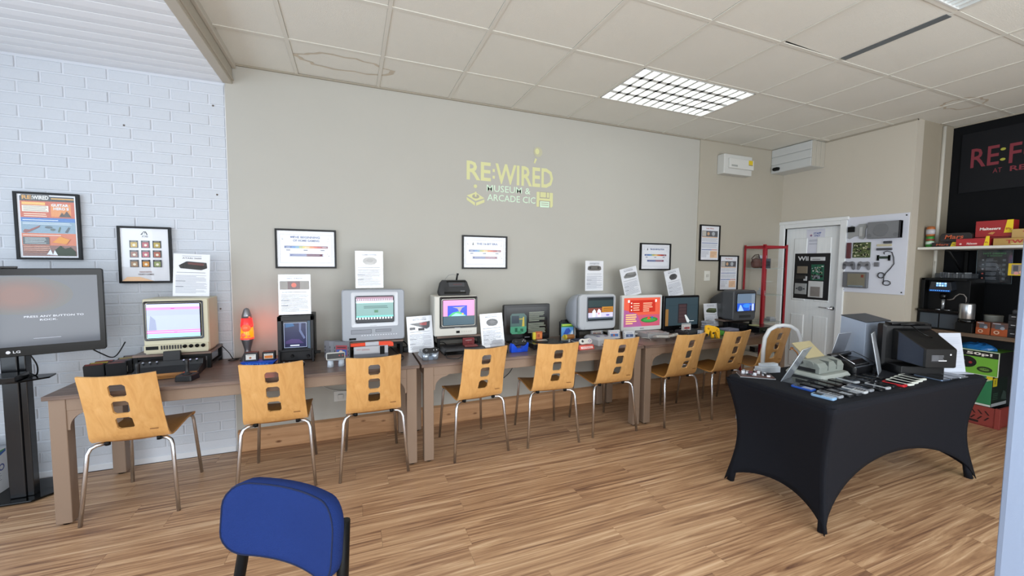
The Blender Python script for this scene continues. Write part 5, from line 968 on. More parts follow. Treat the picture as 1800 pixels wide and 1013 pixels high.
g = G(); P_ = [(-.5, -.20), (.12, -.14), (.215, -.06), (.20, .03), (-.5, .03)]; g.loft([[(x, y_, .775) for x, y_ in P_], [(x, y_, .785) for x, y_ in P_]], BLKG); g.build('shelf', t, bevel=.002); g = G(); g.box(-.05, .05, -.05, .05, .755, .775, mat('8d9096', .3, 1)); g.build('shelf_bracket', t)
for s in (-1, 1): g = G(); g.box(-.045+.03*(s > 0), -.035+.03*(s > 0), -.075, .03, 1.1, 1.3, BLK); g.build('mounting_rail', t)
slab('media_box', 'flat black box lying on the glass shelf below the large television', 'media player', -1.93, 3.24, .7865, .22, .16, .03, '0f1013', yaw=8, rough=.2)
t = thing('cardboard_box', 'white printed box with blue band standing on the glass base at bottom left', 'box', (-2.28, 3.46, .0185)); g = G(); g.box(-.20, .20, -.09, .09, 0, .27, mat('cfd2d6', .5)); g.build('carton', t, bevel=.002)
a = Art((.2003, -.09, 0), (0, 1, 0), (0, 0, 1), .5); a.p([(0, .2), (.165, .25), (.165, .268), (0, .268)], '2e5aa8').p([(0, .24), (.16, .262), (.16, .268), (0, .268)], '4f9a5a').lines(.01, .12, .13, .02, 8, '9aa0aa').c(.125, .16, .022, '3c4a8a').c(.125, .16, .014, 'cfd2d6'); a.build('print', t)
slab('black_bag', 'black object lying on top of the white box at bottom left', 'bag', -2.2, 3.47, .2895, .2, .12, .05, '101114', yaw=20, bev=.02)
cable('black lead hanging below the large television', [(-1.80, 3.26, .96), (-1.78, 3.3, .86), (-1.80, 3.33, .79), (-1.85, 3.36, .80)], .004); cable('black lead drooping from television toward the brick wall and desk', [(-1.60, 3.36, .97), (-1.55, 3.45, .88), (-1.50, 3.5, .84), (-1.46, 3.55, .93)], .004)
# ================================================================ ON THE BLACK TABLE
TZ = tz+.001
# desk machine with card
t = thing('adding_machine', 'pale grey green mechanical desk machine with a tan card standing in it', 'machine', (3.01, 1.775, TZ), math.radians(3))
M1 = mat('868c86', .4); M2 = mat('9da39e', .4)
g = G(); g.loft([ringz(.33, .25, .03, 0), ringz(.335, .255, .03, .01), ringz(.31, .23, .03, .03)], M2); g.build('base', t, bevel=.002)
g = G(); g.loft([[(x, y_, z) for y_, z in ((-.085, .03), (-.088, .075), (-.07, .10), (-.02, .115), (.06, .112), (.09, .08), (.095, .03))] for x in (-.14, .14)], M1); g.build('housing', t, bevel=.006)
for xx in (-.05, .05): g = G(); g.box(xx-.002, xx+.002, -.0895, -.02, .05, .112, mat('5a5f5c', .5)); g.build('rib_joint', t)
g = G(); g.lathe([(.02, -.148), (.02, -.14)], mat('7c827e', .4), axis='x', c3=(0, -.03, .085), n=14).lathe([(.013, -.149), (.013, -.14)], mat('3a3d3c', .4), axis='x', c3=(0, .03, .09), n=14); g.build('side_dials', t, kind='stuff')
g = G(); g.box(-.142, -.14, -.06, .06, .035, .06, mat('1b1c1e', .5)); g.build('side_slot', t)
g = G(); g.loft([[(x, .015, .112), (x, .021, .112), (x, .126, .20), (x, .12, .203)] for x in (-.10, .11)], mat('a89d7a', .6)); g.build('card', t)
g = G(); g.tube([(-.10, .06, .10), (-.13, .07, .15), (-.16, .08, .175), (-.19, .08, .17), (-.18, .08, .185), (-.155, .08, .18)], .004, mat('b0743c', .35, .6), 6); g.build('crank', t)
t = thing('typewriter', 'black low machine with silver rail behind the grey desk machine', 'machine', (3.335, 1.775, TZ), math.radians(4))
g = G(); g.loft([ringz(.245, .22, .02, 0), ringz(.245, .22, .02, .045), ringz(.22, .16, .02, .085, 0, .03)], mat('111215', .3)); g.build('body', t, bevel=.004); g = G(); g.lathe([(.016, -.135), (.016, .135)], mat('1a1b1e', .3), axis='x', c3=(0, .05, .10), n=14); g.build('roller', t)
g = G(); g.tube([(-.12, -.10, .075), (-.11, .0, .12), (.10, .01, .125), (.125, -.11, .07)], .003, CHROME, 6).box(-.12, .12, -.11, -.10, .05, .056, CHROME); g.build('silver_rail', t)
for r_ in range(3): 
    g = G()
    for k in range(9): g.lathe([(.006, .06), (.006, .066)], mat('2a2b2f', .3), c=(-.09+.022*k, -.09+.022*r_), n=7)
    g.build('key_row', t, kind='stuff')
# opened gadget at left
t = thing('circuit_gadget', 'opened gadget with bare circuit board at the left end of the black table', 'circuit board', (2.54, 1.885, TZ), math.radians(-38))
g = G(); g.box(-.10, .10, -.055, .055, .006, .012, mat('4a2f2a', .4)); g.build('board', t); g = G(); g.box(-.105, .105, -.06, .06, 0, .005, mat('b9bcc0', .3, .7)); g.build('tray', t)
rd = random.Random(5); g = G()
for k in range(26):
    x, y_ = rd.uniform(-.09, .08), rd.uniform(-.05, .045); g.box(x, x+rd.uniform(.008, .02), y_, y_+rd.uniform(.006, .014), .012, .012+rd.uniform(.004, .022), mat(rd.choice(['c9ccd2', '1a1b1e', '8a8f96', '5a2f38', 'd8dade']), .35))
g.build('components', t, kind='stuff')
t = thing('white_box', 'small white stepped plastic block behind the circuit gadget', 'box', (2.72, 1.93, TZ), math.radians(-10)); g = G(); g.box(-.08, .08, -.03, .03, 0, .04, mat('b9c0c8', .45)).box(-.05, .08, -.01, .03, .04, .06, mat('b9c0c8', .45)); g.build('casing', t, bevel=.003)
def leaner(lab, p0, yaw, lean, w, h, tint='8d939b', name='sign_holder'):
    t = thing(name, lab, 'sign', (p0[0], p0[1], TZ), 0, 'clear acrylic sign holders on the black table'); t.rotation_euler = (0, 0, yaw)
    g = G(); dx = h*math.sin(lean); dz = h*math.cos(lean)
    g.add([(0, 0, 0), (w, 0, 0), (w, -dx, dz), (0, -dx, dz), (0, .003, 0), (w, .003, 0), (w, -dx+.003, dz), (0, -dx+.003, dz)], [(0, 1, 2, 3), (7, 6, 5, 4), (0, 4, 5, 1), (1, 5, 6, 2), (2, 6, 7, 3), (3, 7, 4, 0)], mat(tint, .25)); g.build('printed_sheet', t)
    g = G(); e = .004
    g.add([(0, -e, 0), (w, -e, 0), (w, -dx-e, dz+.004), (0, -dx-e, dz+.004)], [(0, 1, 2, 3)], MCG()).add([(0, e+.002, 0), (w, e+.002, 0), (w, -dx+e+.002, dz+.004), (0, -dx+e+.002, dz+.004)], [(0, 1, 2, 3)], MCG()).box(0, w, -dx*.9, 0, 0, .002, MCG()); g.build('clear_holder', t)
    g = G(); g.tube([(0, 0, 0), (0, -dx, dz)], .002, mat('dfe6ee', .2), 5).tube([(0, -dx, dz), (w, -dx, dz)], .0016, mat('dfe6ee', .2), 5); g.build('bright_edge', t); return t
leaner('clear leaning sign holder left of the grey green desk machine', (2.585, 1.74), math.radians(16), math.radians(26), .18, .25, '9aa0a8')
leaner('clear sign holder leaning left in front of the silver cabinet', (3.37, 1.60), math.radians(20), math.radians(-10), .165, .285, 'a3a7ad')
leaner('grey sign holder with back turned against the silver cabinet', (3.40, 1.935), math.radians(2), math.radians(14), .165, .25, '868a93')
t = thing('display_sign', 'white sign sheet standing at the far right end of the black table', 'sign', (3.995, 1.455, TZ), math.radians(-18)); g = G(); g.add([(-.085, 0, 0), (.085, 0, 0), (.085, .05, .275), (-.085, .05, .275), (-.085, .004, 0), (.085, .004, 0), (.085, .054, .275), (-.085, .054, .275)], [(0, 1, 2, 3), (7, 6, 5, 4), (0, 4, 5, 1), (1, 5, 6, 2), (2, 6, 7, 3), (3, 7, 4, 0)], mat('c4cad6', .4)); g.build('sheet', t)
a = Art((-.085, -.0012, 0), (1, 0, 0), (0, .179, .984), .4); a.lines(.02, .15, .25, .03, 18, 'b2b9c8', th=.003); a.build('print', t); g = G(); g.box(-.085, .085, -.05, .003, -.0, .003, mat('c4cad6', .3)); g.build('foot', t)
# silver cabinet
t = thing('silver_cabinet', 'silver grey upright computer cabinet with dark sloping top at the table rear', 'computer', (3.76, 1.875, TZ), 0)
g = G(); m_ = mat('9aa6b8', .35)
g.loft([[(x, y_, z) for x, z in ((-.165, 0), (.165, 0), (.16, zt), (-.16, zt))] for y_, zt in ((-.07, .325), (.10, .36))], m_); g.build('casing', t, bevel=.004)
g = G(); g.add([(-.16, -.071, .3255), (.16, -.071, .3255), (.16, .101, .361), (-.16, .101, .361), (-.16, -.071, .331), (.16, -.071, .331), (.16, .101, .3665), (-.16, .101, .3665)], [(4, 5, 6, 7), (0, 1, 5, 4), (1, 2, 6, 5), (2, 3, 7, 6), (3, 0, 4, 7)], mat('3c3f44', .4)); g.build('top_panel', t)
g = G(); g.lathe([(.04, 0), (.04, .004)], mat('7f8b9c', .3), axis='y', c3=(.05, -.074, .10), n=22); g.build('round_badge', t); g = G(); g.box(.163, .167, -.06, .09, .01, .32, BLK); g.build('side_panel', t)
# black tube monitor seen from behind
t = thing('black_monitor', 'black tube monitor seen from behind with a small white rating label', 'monitor', (3.73, 1.62, TZ), math.radians(-21.8)); mk = mat('0b0c0e', .35); ml = mat('1a202c', .45)
g = G(); g.loft([ringy(.34, .30, .012, .05, 0, .185), ringy(.35, .31, .012, .04, 0, .185), ringy(.35, .31, .012, .0, 0, .185), ringy(.32, .28, .012, -.012, 0, .185)], mk); g.build('front_casing', t)
g = G(); g.loft([ringy(.27, .225, .008, -.012, .02, .195, 2), ringy(.26, .21, .008, -.05, .02, .19, 2), ringy(.215, .135, .006, -.20, .035, .135, 2), ringy(.205, .125, .006, -.21, .035, .135, 2)], mk); rc = g.build('rear_hump', t)
g = G(); x0, x1 = -.1165, -.075
g.add([(-.1112, -.055, .090), (-.0738, -.197, .077), (-.0738, -.197, .197), (-.1112, -.055, .29)], [(3, 2, 1, 0)], mat('222a3a', .4)); g.build('side_panel', rc)
g = G(); g.box(-.15, .15, -.13, .06, 0, .06, mk); g.build('base_block', t, bevel=.004); g = G(); g.box(-.13, .13, -.02, .04, .335, .35, mk); g.build('top_ridge', t, bevel=.004); g = G(); g.tube([(-.08, -.03, .338), (.0, -.05, .345), (.09, -.03, .338)], .006, mk, 6).tube([(-.02, -.04, .335), (.02, -.1, .28), (.06, -.12, .26)], .004, BLKG, 6); g.build('carry_handle', t)
a = Art((-.0675, -.2104, .0725), (1, 0, 0), (0, 0, 1), .4); a.r(.035, .04, .085, .085, '35373c').lines(.04, .12, .085, .045, 5, '7d8086', th=.003).r(.085, .043, .14, .05, 'd4d6da').c(.165, .088, .006, 'e4e6ea'); a.build('rating_label', t)
# phones
PH = []
def phone(lab, x, y_, w, d, col, scr, yaw=0, h=.012, keys=0, lift=0):
    t = thing('mobile_phone', lab, 'phone', (x, y_, TZ+lift), math.radians(yaw), 'phones laid out on the black table'); m_ = mat(col, .3)
    g = G(); g.loft([ringz(w-.004, d-.004, .01, 0, k=3), ringz(w, d, .012, .003, k=3), ringz(w, d, .012, h-.002, k=3), ringz(w-.004, d-.004, .01, h, k=3)], m_); g.build('body', t)
    if keys:
        g = G(); g.box(-w*.38, w*.38, d*.05, d*.42, h, h+.001, mat(scr, .12)); g.build('screen', t)
        g = G()
        for r_ in range(4):
            for c_ in range(3): g.box(-w*.34+c_*w*.25, -w*.34+c_*w*.25+w*.18, -d*.42+r_*d*.11, -d*.42+r_*d*.11+d*.07, h, h+.0015, mat('a8adb4' if keys == 1 else '4a4c50', .4))
        g.build('keypad', t, kind='stuff')
    else: g = G(); g.box(-w*.43, w*.43, -d*.38, d*.40, h-.0005, h+.0006, mat(scr, .08)); g.build('screen', t)
FR = [('small blue white slim phone, first from the left in the front row', '8fb4d8', '1a1c20', 1), ('silver phone with black keys, second from left in the front row', '9aa0a8', '22252a', 2), ('black phone with large pale keys at the near corner of the table', '1c1d20', '3a3d42', 1), ('dark grey keypad phone, fourth from left in the front row', '2a2c30', '2f3a44', 1),
      ('silver white keypad phone, fifth from left in the front row', 'c4c8cc', '3a4148', 2), ('grey slider phone, sixth from left in the front row', '8a8e94', '15161a', 0), ('black touch phone, seventh from left in the front row', '101114', '1a1c22', 0), ('silver edged phone, eighth from left in the front row', 'a9adb2', '101216', 0), ('black slim phone, ninth from left in the front row', '17181b', '14161b', 0), ('red phone at the front edge beside the white framed ones', 'b8242c', '1a1416', 0)]
for k, (lab, c_, s_, kk) in enumerate(FR): phone(lab, 2.50+.078*k, 1.445+(.012*(k % 3)-.01)-(.02 if k == 2 else 0), .052, .115+.006*(k % 3), c_, s_, yaw=8-3*(k % 4), keys=kk, h=.014)
WF = [('white framed touch phone right of the red phone', .062), ('second white framed touch phone along from the red phone', .062), ('third white framed touch phone along from the red phone', .066), ('silver white phone at the right end of the white framed ones', .066)]
for k, (lab, w_) in enumerate(WF): phone(lab, 3.285+.075*k, 1.445+.012*k, w_, .13, 'd6dad2', '0e1014', yaw=-4)
BK = [('blue keypad phone, first in the second row behind the slim ones', '2c56b0', '1c2230', 1), ('black flip phone, second in the second row', '141518', '20242a', 2), ('black glossy phone, third in the second row', '17181c', '101216', 0), ('dark brown phone, fourth in the second row', '2a2422', '14161a', 0), ('black folded phone, fifth in the second row', '0f1013', '181a1e', 0),
      ('silver white phone in the middle of the second row', 'b4bac0', '2a2e34', 0), ('dark grey phone, seventh in the second row', '2c2f34', '14161a', 0), ('black wide phone, eighth in the second row', '121316', '1c2026', 0), ('black phone, ninth in the second row before the tube monitor', '17181b', '15171c', 0)]
for k, (lab, c_, s_, kk) in enumerate(BK): phone(lab, 2.56+.09*k, 1.585+.006*(k % 2), .055, .12, c_, s_, yaw=5-4*(k % 3), keys=kk)
for k, lab in enumerate(('black tablet with silver edge, nearest the white phones', 'black tablet in the middle of the three before the monitor', 'black tablet farthest right before the white sign')):
    t = thing('tablet', lab, 'tablet', (3.64+.105*k, 1.435-.004*k, TZ), math.radians(-3), 'tablets on the black table'); g = G(); g.loft([ringz(.092, .15, .008, 0, k=3), ringz(.096, .155, .01, .004, k=3), ringz(.094, .152, .009, .009, k=3)], mat(['5a6a80', '3c3f45', '8a8e94'][k], .25, .6)); g.build('body', t); g = G(); g.box(-.042, .042, -.068, .068, .0085, .0098, mat('0a0c12', .06)); g.build('screen', t)
# clear chair with white arch behind the table
t = thing('arched_chair', 'chair with white arched tube and clear back behind the black table', 'chair', (3.50, 2.36, 0), math.radians(-22)); WT = mat('d3d6d8', .3)
arch = [(-.165, 0, .45), (-.165, 0, .75), (-.155, 0, .86), (-.12, 0, .93), (-.06, 0, .965), (0, 0, .972), (.06, 0, .965), (.12, 0, .93), (.155, 0, .86), (.165, 0, .75), (.165, 0, .45)]
g = G(); g.tube(arch, .017, WT, 10); g.build('back_tube', t)
g = G(); g.add([(x*.93, .0, z-.01) for x, y_, z in arch], [tuple(range(len(arch)))], MCG()).add([(x*.93, .008, z-.01) for x, y_, z in arch], [tuple(range(len(arch)))], MCG()); g.build('clear_back', t)
g = G(); g.loft([ringz(.36, .36, .08, .44, 0, .17), ringz(.38, .38, .09, .455, 0, .17), ringz(.36, .36, .08, .468, 0, .17)], WT); g.build('seat', t)
for sx in (-1, 1):
    g = G(); g.tube([(sx*.165, 0, .46), (sx*.18, -.03, 0)], .014, WT, 8); g.build('leg', t); g = G(); g.tube([(sx*.15, .32, .45), (sx*.17, .35, 0)], .014, WT, 8); g.build('leg', t)
# ================================================================ RED GLASS CABINET
t = thing('glass_cabinet', 'tall red framed glass display cabinet in the corner by the door', 'cabinet', (4.735, 3.455, 0), math.radians(-5)); RC = mat('9a1a26', .35); w, d, h = .18, .145, 1.74
for sx in (-1, 1):
    for sy in (-1, 1): g = G(); e = .027 if sx < 0 and sy < 0 else .017; g.box(sx*(w-e), sx*w, sy*(d-e), sy*d, .0, h, RC); g.v = [(x, y_, z) for x, y_, z in g.v]; g.build('post', t)
for z in (.03, h-.028):
    g = G(); g.box(-w, w, -d, -d+.014, z-.015, z+.015, RC).box(-w, w, d-.014, d, z-.015, z+.015, RC).box(-w, -w+.014, -d, d, z-.015, z+.015, RC).box(w-.014, w, -d, d, z-.015, z+.015, RC); g.build('rail', t)
g = G(); g.box(-w+.01, w-.01, -d+.01, d-.01, .03, .045, RC); g.build('floor_panel', t)
for z in (.42, .80, 1.13, 1.45): g = G(); g.box(-w+.014, w-.014, -d+.012, d-.012, z, z+.006, mat('a9c0b8', .1, alpha=.45)); g.build('glass_shelf', t)
for (a0, b0, a1, b1) in ((-w+.012, -d+.006, w-.012, -d+.006), (-w+.006, -d+.012, -w+.006, d-.012)):
    g = G(); g.add([(a0, b0, .04), (a1, b1, .04), (a1, b1, h-.04), (a0, b0, h-.04)], [(0, 1, 2, 3)], MCG()); g.build('glass_pane', t)
def incab(name, lab, cat, dx, dy, z, g_, parts='body'):
    tt = thing(name, lab, cat, (4.735+dx, 3.455+dy, z), math.radians(-5)); g_.build(parts, tt, bevel=.003); return tt
g = G(); g.lathe([(.03, 0), (.055, .02), (.06, .07), (.045, .11), (.02, .12)], mat('5a3226', .6), n=14).tube([(-.05, 0, .06), (-.075, 0, .12), (-.03, 0, .16), (.03, 0, .17), (.05, 0, .12)], .006, mat('3a211a', .6), 6); incab('brown_figure', 'brown rounded leather pouch with strap on the top shelf of the red cabinet', 'pouch', -.10, .04, 1.456, g)
g = G(); g.box(-.06, .06, -.03, .03, 0, .12, mat('3c4048', .5)).box(-.03, .03, -.04, -.03, .03, .09, mat('22252a', .4)); incab('viewer_box', 'dark grey boxy device on the top shelf of the red cabinet', 'device', .05, .04, 1.456, g)
g = G(); g.box(-.03, .03, -.03, .03, 0, .05, mat('c4ccd4', .4)).box(-.015, .015, -.02, .02, .05, .08, mat('c4ccd4', .4)); incab('white_gadget', 'small white device on the cabinet shelf above the dark television', 'device', -.09, -.03, 1.136, g)
g = G(); g.box(-.05, .05, -.04, .04, 0, .03, mat('8d9298', .4)).box(-.03, .04, -.03, .03, .03, .05, mat('b0b4b8', .4)); incab('silver_gadget', 'flat silver device on the middle shelf of the red cabinet', 'device', .08, -.04, .806, g)
g = G(); g.box(-.06, .06, -.004, .0, 0, .16, mat('b9bcc6', .5)); incab('cabinet_card', 'pale printed card at the back of the top cabinet shelf', 'card', .09, .10, 1.456, g)
for k in range(2):
    g = G(); g.box(-.06, .06, -.04, .04, 0, .06, mat(['1a1b1f', '3a3d44'][k], .4)); incab('black_device', ['black device standing on the lowest cabinet shelf, left', 'dark grey device standing on the lowest cabinet shelf, right'][k], 'device', -.09+.14*k, 0, .426, g)
# ================================================================ BOARDS ON THE DOOR SIDE
t = thing('door_notice', 'white Staff Only notice taped on the white door', 'notice', (XR+.029, 3.222, 1.79), 0); a = Art((-.002, .10, -.147), (0, -1, 0), (0, 0, 1), .5)
g = G(); g.box(-.0015, 0, -.105, .105, -.15, .15, mat('d6d8e4', .4)); g.build('paper', t); a.r(.014, .012, .186, .0135, '8a90a8').r(.014, .28, .186, .2815, '8a90a8').t('STAFF', .118, .232, .024, '2a4f9c', 'c', .03, fit=.085, sh=.15).t('ONLY', .118, .205, .02, '2a4f9c', 'c', .03, fit=.07, sh=.15).c(.05, .22, .014, 'b0503c', n=5).c(.05, .217, .008, '5a78b8').lines(.03, .15, .17, .145, 3, '9096a6', th=.003).lines(.03, .15, .125, .11, 2, '9096a6', th=.003); a.build('print', t)
t = thing('console_board', 'black board of taken apart white console pieces mounted on the white door', 'display board', (XR+.028, 3.449, 1.077), 0); bw_, bh_ = .408, .567
g = G(); g.box(-.008, 0, -bw_, 0, 0, bh_, mat('111216', .5)); g.build('backing', t, bevel=.002); a = Art((-.0085, 0, 0), (0, -1, 0), (0, 0, 1), .4); a.t('Wii', bw_*.25, bh_*.84, .055, 'd8dade', 'c', .03, fit=.13); a.build('lettering', t)
def bp_(name, u0, v0, u1, v1, th, col, W0=bw_, H0=bh_, par=None, bev=.003, k0=.008, rough=.4, metal=0):
    g = G(); g.box(-k0-th, -k0, -u1*W0, -u0*W0, (1-v1)*H0, (1-v0)*H0, mat(col, rough, metal)); return g.build(name, par or t, bevel=bev)
c_ = bp_('white_shell', .50, .08, .88, .16, .03, 'c9ccce'); g = G(); g.box(-.04, -.037, -.78*bw_, -.56*bw_, .865*bh_, .875*bh_, BLK); g.build('disc_slot', c_)
bp_('drive_plate', .10, .28, .40, .44, .012, '8a8070', metal=.4); bp_('drive_rail', .07, .48, .36, .56, .014, '2e2c2a'); bp_('fan_bracket', .30, .50, .40, .60, .01, 'b9bcbe')
c_ = bp_('circuit_board', .50, .24, .86, .58, .006, '1f5a44'); rd = random.Random(8); g = G()
for k in range(36):
    u, v = rd.uniform(.51, .80), rd.uniform(.25, .54); g.box(-.022, -.014, -(u+rd.uniform(.01, .07))*bw_, -u*bw_, (1-v-rd.uniform(.01, .04))*bh_, (1-v)*bh_, mat(rd.choice(['d6d8d2', '1a1b1e', '3c7a5a', 'b0b4b4', '8a8f78']), .4))
g.build('components', c_, kind='stuff'); bp_('metal_shield', .56, .46, .76, .55, .014, '8a8f96', metal=.5); bp_('optical_drive', .06, .66, .40, .90, .014, 'b0b4b6', metal=.5)
g = G(); g.lathe([(.03, 0), (.03, .004)], mat('55595c', .3), axis='x', c3=(-.026, -.23*bw_, .22*bh_), n=18).lathe([(.008, 0), (.008, .003)], BLK, axis='x', c3=(-.026, -.12*bw_, .22*bh_), n=8).lathe([(.008, 0), (.008, .003)], BLK, axis='x', c3=(-.026, -.34*bw_, .22*bh_), n=8); g.build('drive_hub', t)
bp_('lower_shell', .46, .60, .86, .95, .016, 'c6c8c8'); bp_('silver_shield', .53, .72, .80, .93, .02, '8f8a86', metal=.4)
# white board of grey console pieces
bw2, bh2 = .572, .84
t = thing('parts_board', 'large white board of dismantled grey console parts beside the door', 'display board', (XR-.001, 2.892, 1.20), 0)
def b2(*q, **k): return bp_(*q, W0=bw2, H0=bh2, par=t, **k)
g = G(); g.box(-.008, 0, -bw2, 0, 0, bh2, mat('d3d6e0', .45)); g.build('backing', t, bevel=.002)
for u, v in ((.04, .03), (.96, .03), (.04, .97), (.96, .97)): g = G(); g.lathe([(.007, -.011), (.007, -.008)], BLK, axis='x', c3=(0, -u*bw2, v*bh2), n=10); g.build('screw', t)
c_ = b2('console_shell', .42, .09, .92, .30, .05, '77797c', bev=.008); g = G(); g.lathe([(.066, -.062), (.068, -.056)], mat('6e7073', .45), axis='x', c3=(0, -.64*bw2, .805*bh2), n=30).lathe([(.02, -.061), (.02, -.056)], mat('6a6c70', .45), axis='x', c3=(0, -.46*bw2, .74*bh2), n=18).lathe([(.02, -.061), (.02, -.056)], mat('6a6c70', .45), axis='x', c3=(0, -.86*bw2, .74*bh2), n=18); g.build('lid_rings', c_)
g = G(); g.box(-.0600, -.012, -.92*bw2, -.90*bw2, .70*bh2, .91*bh2, DGR); g.build('side_vent', c_)
P_ = [(.07, .15), (.13, .11), (.2, .14), (.26, .10), (.37, .10), (.38, .14), (.36, .17), (.36, .27), (.33, .30), (.27, .29), (.26, .25), (.18, .26), (.10, .29), (.08, .28)]
g = G(); g.loft([[(-x_, -u*bw2, (1-v)*bh2) for u, v in P_] for x_ in (.008, .02)], mat('9a9c9c', .4)); c_ = g.build('metal_chassis', t); g = G(); g.box(-.035, -.02, -.19*bw2, -.08*bw2, .80*bh2, .87*bh2, BLK).box(-.026, -.02, -.32*bw2, -.27*bw2, .74*bh2, .86*bh2, mat('b9bbbb', .4)); g.build('laser_unit', c_)
b2('power_board', .07, .34, .14, .55, .02, '5a2a30'); c_ = b2('circuit_board', .17, .34, .46, .54, .01, '4d5a34'); g = G(); rd = random.Random(3)
for k in range(60):
    u, v = rd.uniform(.175, .42), rd.uniform(.345, .51); g.box(-.026, -.018, -(u+rd.uniform(.008, .04))*bw2, -u*bw2, (1-v-rd.uniform(.008, .025))*bh2, (1-v)*bh2, mat(rd.choice(['c9c7a4', '1c1e1c', '6f7a4a', 'a8a88c', '2e3a24']), .4))
g.build('components', c_, kind='stuff')
b2('memory_socket', .66, .335, .78, .365, .02, '3a3c42'); b2('ribbon', .55, .37, .78, .40, .006, 'c4bca0'); b2('socket_strip', .56, .42, .79, .45, .02, '4a4b50')
for k, u in enumerate((.12, .37)):
    P_ = pad_pts(.21*bw2, .12*bh2, 'grip'); g = G(); g.loft([[(-x_, -(u*bw2)-px_*s_, (1-.645)*bh2+pz_*s_) for px_, pz_ in P_] for x_, s_ in ((.008, .95), (.016, 1), (.03, .93))], mat(['6a6b70', '7b7c80'][k], .45)); c_ = g.build('controller_shell', t, bevel=.002)
    g = G()
    for s_ in (-1, 1): g.lathe([(.014, -.034), (.014, -.03)], mat('4a4b50', .45), axis='x', c3=(0, -u*bw2+s_*.037, (1-.635)*bh2), n=12)
    g.build('pad_rings', c_)
g = G(); g.box(-.02, -.008, -.76*bw2, -.58*bw2, .445*bh2, .475*bh2, mat('2c3a30', .4)).box(-.02, -.008, -.60*bw2, -.57*bw2, .42*bh2, .49*bh2, BLK).box(-.02, -.008, -.77*bw2, -.74*bw2, .42*bh2, .49*bh2, BLK); g.build('controller_board', t)
g = G(); pts = [(-.015, -u*bw2, (1-v)*bh2) for u, v in ((.68, .50), (.67, .475), (.72, .46), (.79, .475), (.82, .54), (.83, .62), (.78, .68), (.72, .735), (.70, .77))]
for k in range(3): pts += [(-.015-.003*k, -(.65+.05*math.cos(a0))*bw2, (1-.765-.035*math.sin(a0))*bh2) for a0 in [k*.3+2*PI*i/8 for i in range(8)]]
for k in range(2): pts += [(-.015-.003*k, -(.74+.06*math.cos(a0))*bw2, (1-.86-.03*math.sin(a0))*bh2) for a0 in [2.6+2*PI*i/8 for i in range(8)]]
g.tube(pts, .0045, mat('3a3b40', .5), 6); c_ = g.build('controller_cable', t); b2('plug', .54, .60, .61, .655, .02, '6a6b70')
c_ = b2('lower_shell', .04, .73, .46, .94, .03, '66686c', bev=.008); g = G(); g.box(-.042, -.038, -.42*bw2, -.13*bw2, .08*bh2, .25*bh2, mat('8f8a78', .35, .6)); g.build('metal_shield', c_); g = G(); g.box(-.046, -.04, -.40*bw2, -.15*bw2, .075*bh2, .095*bh2, mat('a8b4bc', .2, .8)).box(-.046, -.04, -.40*bw2, -.36*bw2, .2*bh2, .235*bh2, mat('7a3c2a', .4)); g.build('connectors', c_, kind='stuff')
# ================================================================ ALCOVE: SHELF GOODS
SZ = 1.691; XF = 5.46
def carton(name, lab, y1, y0, z0, z1, dep, col, art=None, x=XF, tilt=0, group=None, cat='box'):
    """box whose printed face looks at -x; y1 = left edge seen from the room"""
    t = thing(name, lab, cat, (x, (y0+y1)/2, z0), 0, group); t.rotation_euler = (0, tilt, 0); w = (y1-y0)
    g = G(); g.box(0, dep, -w/2, w/2, 0, z1-z0, mat(col, .45)); g.build('carton', t, bevel=.002)
    if art: a = Art((-.0005, w/2, 0), (0, -1, 0), (0, 0, 1), .4); art(a, w, z1-z0); a.build('print', t)
    return t
def can(name, lab, y_, z, r_, h_, prof, bands, x=XF+.05, cat='can'):
    t = thing(name, lab, cat, (x, y_, z)); g = G(); g.lathe(prof, bands[0][2], n=20); g.build('shell', t)
    for z0, z1, m_ in bands[1:]: g = G(); g.lathe([(r_+.0006, z0), (r_+.0006, z1)], m_, n=20); g.build('label_band', t)
can('spray_can', 'green and white drinks can at the left end of the shelf', 2.262, SZ, .032, .10, [(.026, 0), (.032, .008), (.032, .10), (.027, .112)], [(0, 0, mat('3c8a3c', .35, .2)), (.03, .06, mat('c9d8cc', .4)), (.066, .085, mat('8a3a34', .4))])
can('drink_can', 'orange topped bottle stacked on the green can at the shelf end', 2.262, SZ+.1125, .034, .1, [(.027, 0), (.034, .01), (.034, .075), (.030, .095), (.015, .102)], [(0, 0, mat('b0683a', .35, .2)), (.02, .07, mat('b8b4b8', .4))], cat='bottle')
def mars(a, w, h): a.r(w*.05, h*.1, w*.95, h*.9, '241c1c').t('Mars', w*.42, h*.28, h*.45, 'c05a34', 'c', .02, fit=w*.5, sh=.2)
def mars2(a, w, h): mars(a, w, h); a.p([(w*.75, 0), (w, 0), (w, h), (w*.83, h)], 'e0c628').t('79p', w*.88, h*.3, h*.3, '7a2a24', 'c', .01, fit=w*.1)
carton('sweet_box', 'flat black sweet box with yellow price corner, low on the shelf by the cans', 2.225, 2.045, SZ, 1.735, .16, '1f1b1c', mars2, group='sweet boxes on the wall shelf')
t = thing('sweet_box', 'rounded black tray of sweets tilted up above the flat black box', 'box', (XF+.02, 2.065, 1.737), 0, 'sweet boxes on the wall shelf'); g = G(); g.loft([[(x, y_, z) for y_, z in rr(.225, .085, .03, 4, 0, .045)] for x in (0, .12)], mat('24201f', .45)); g.build('tray', t, bevel=.002); a = Art((-.0005, .112, 0), (0, -1, 0), (0, 0, 1), .4); a.t('Mars', .10, .03, .04, 'c05a34', 'c', .02, fit=.13, sh=.2).lines(.12, .20, .02, .008, 1, 'a8502c'); a.build('print', t)
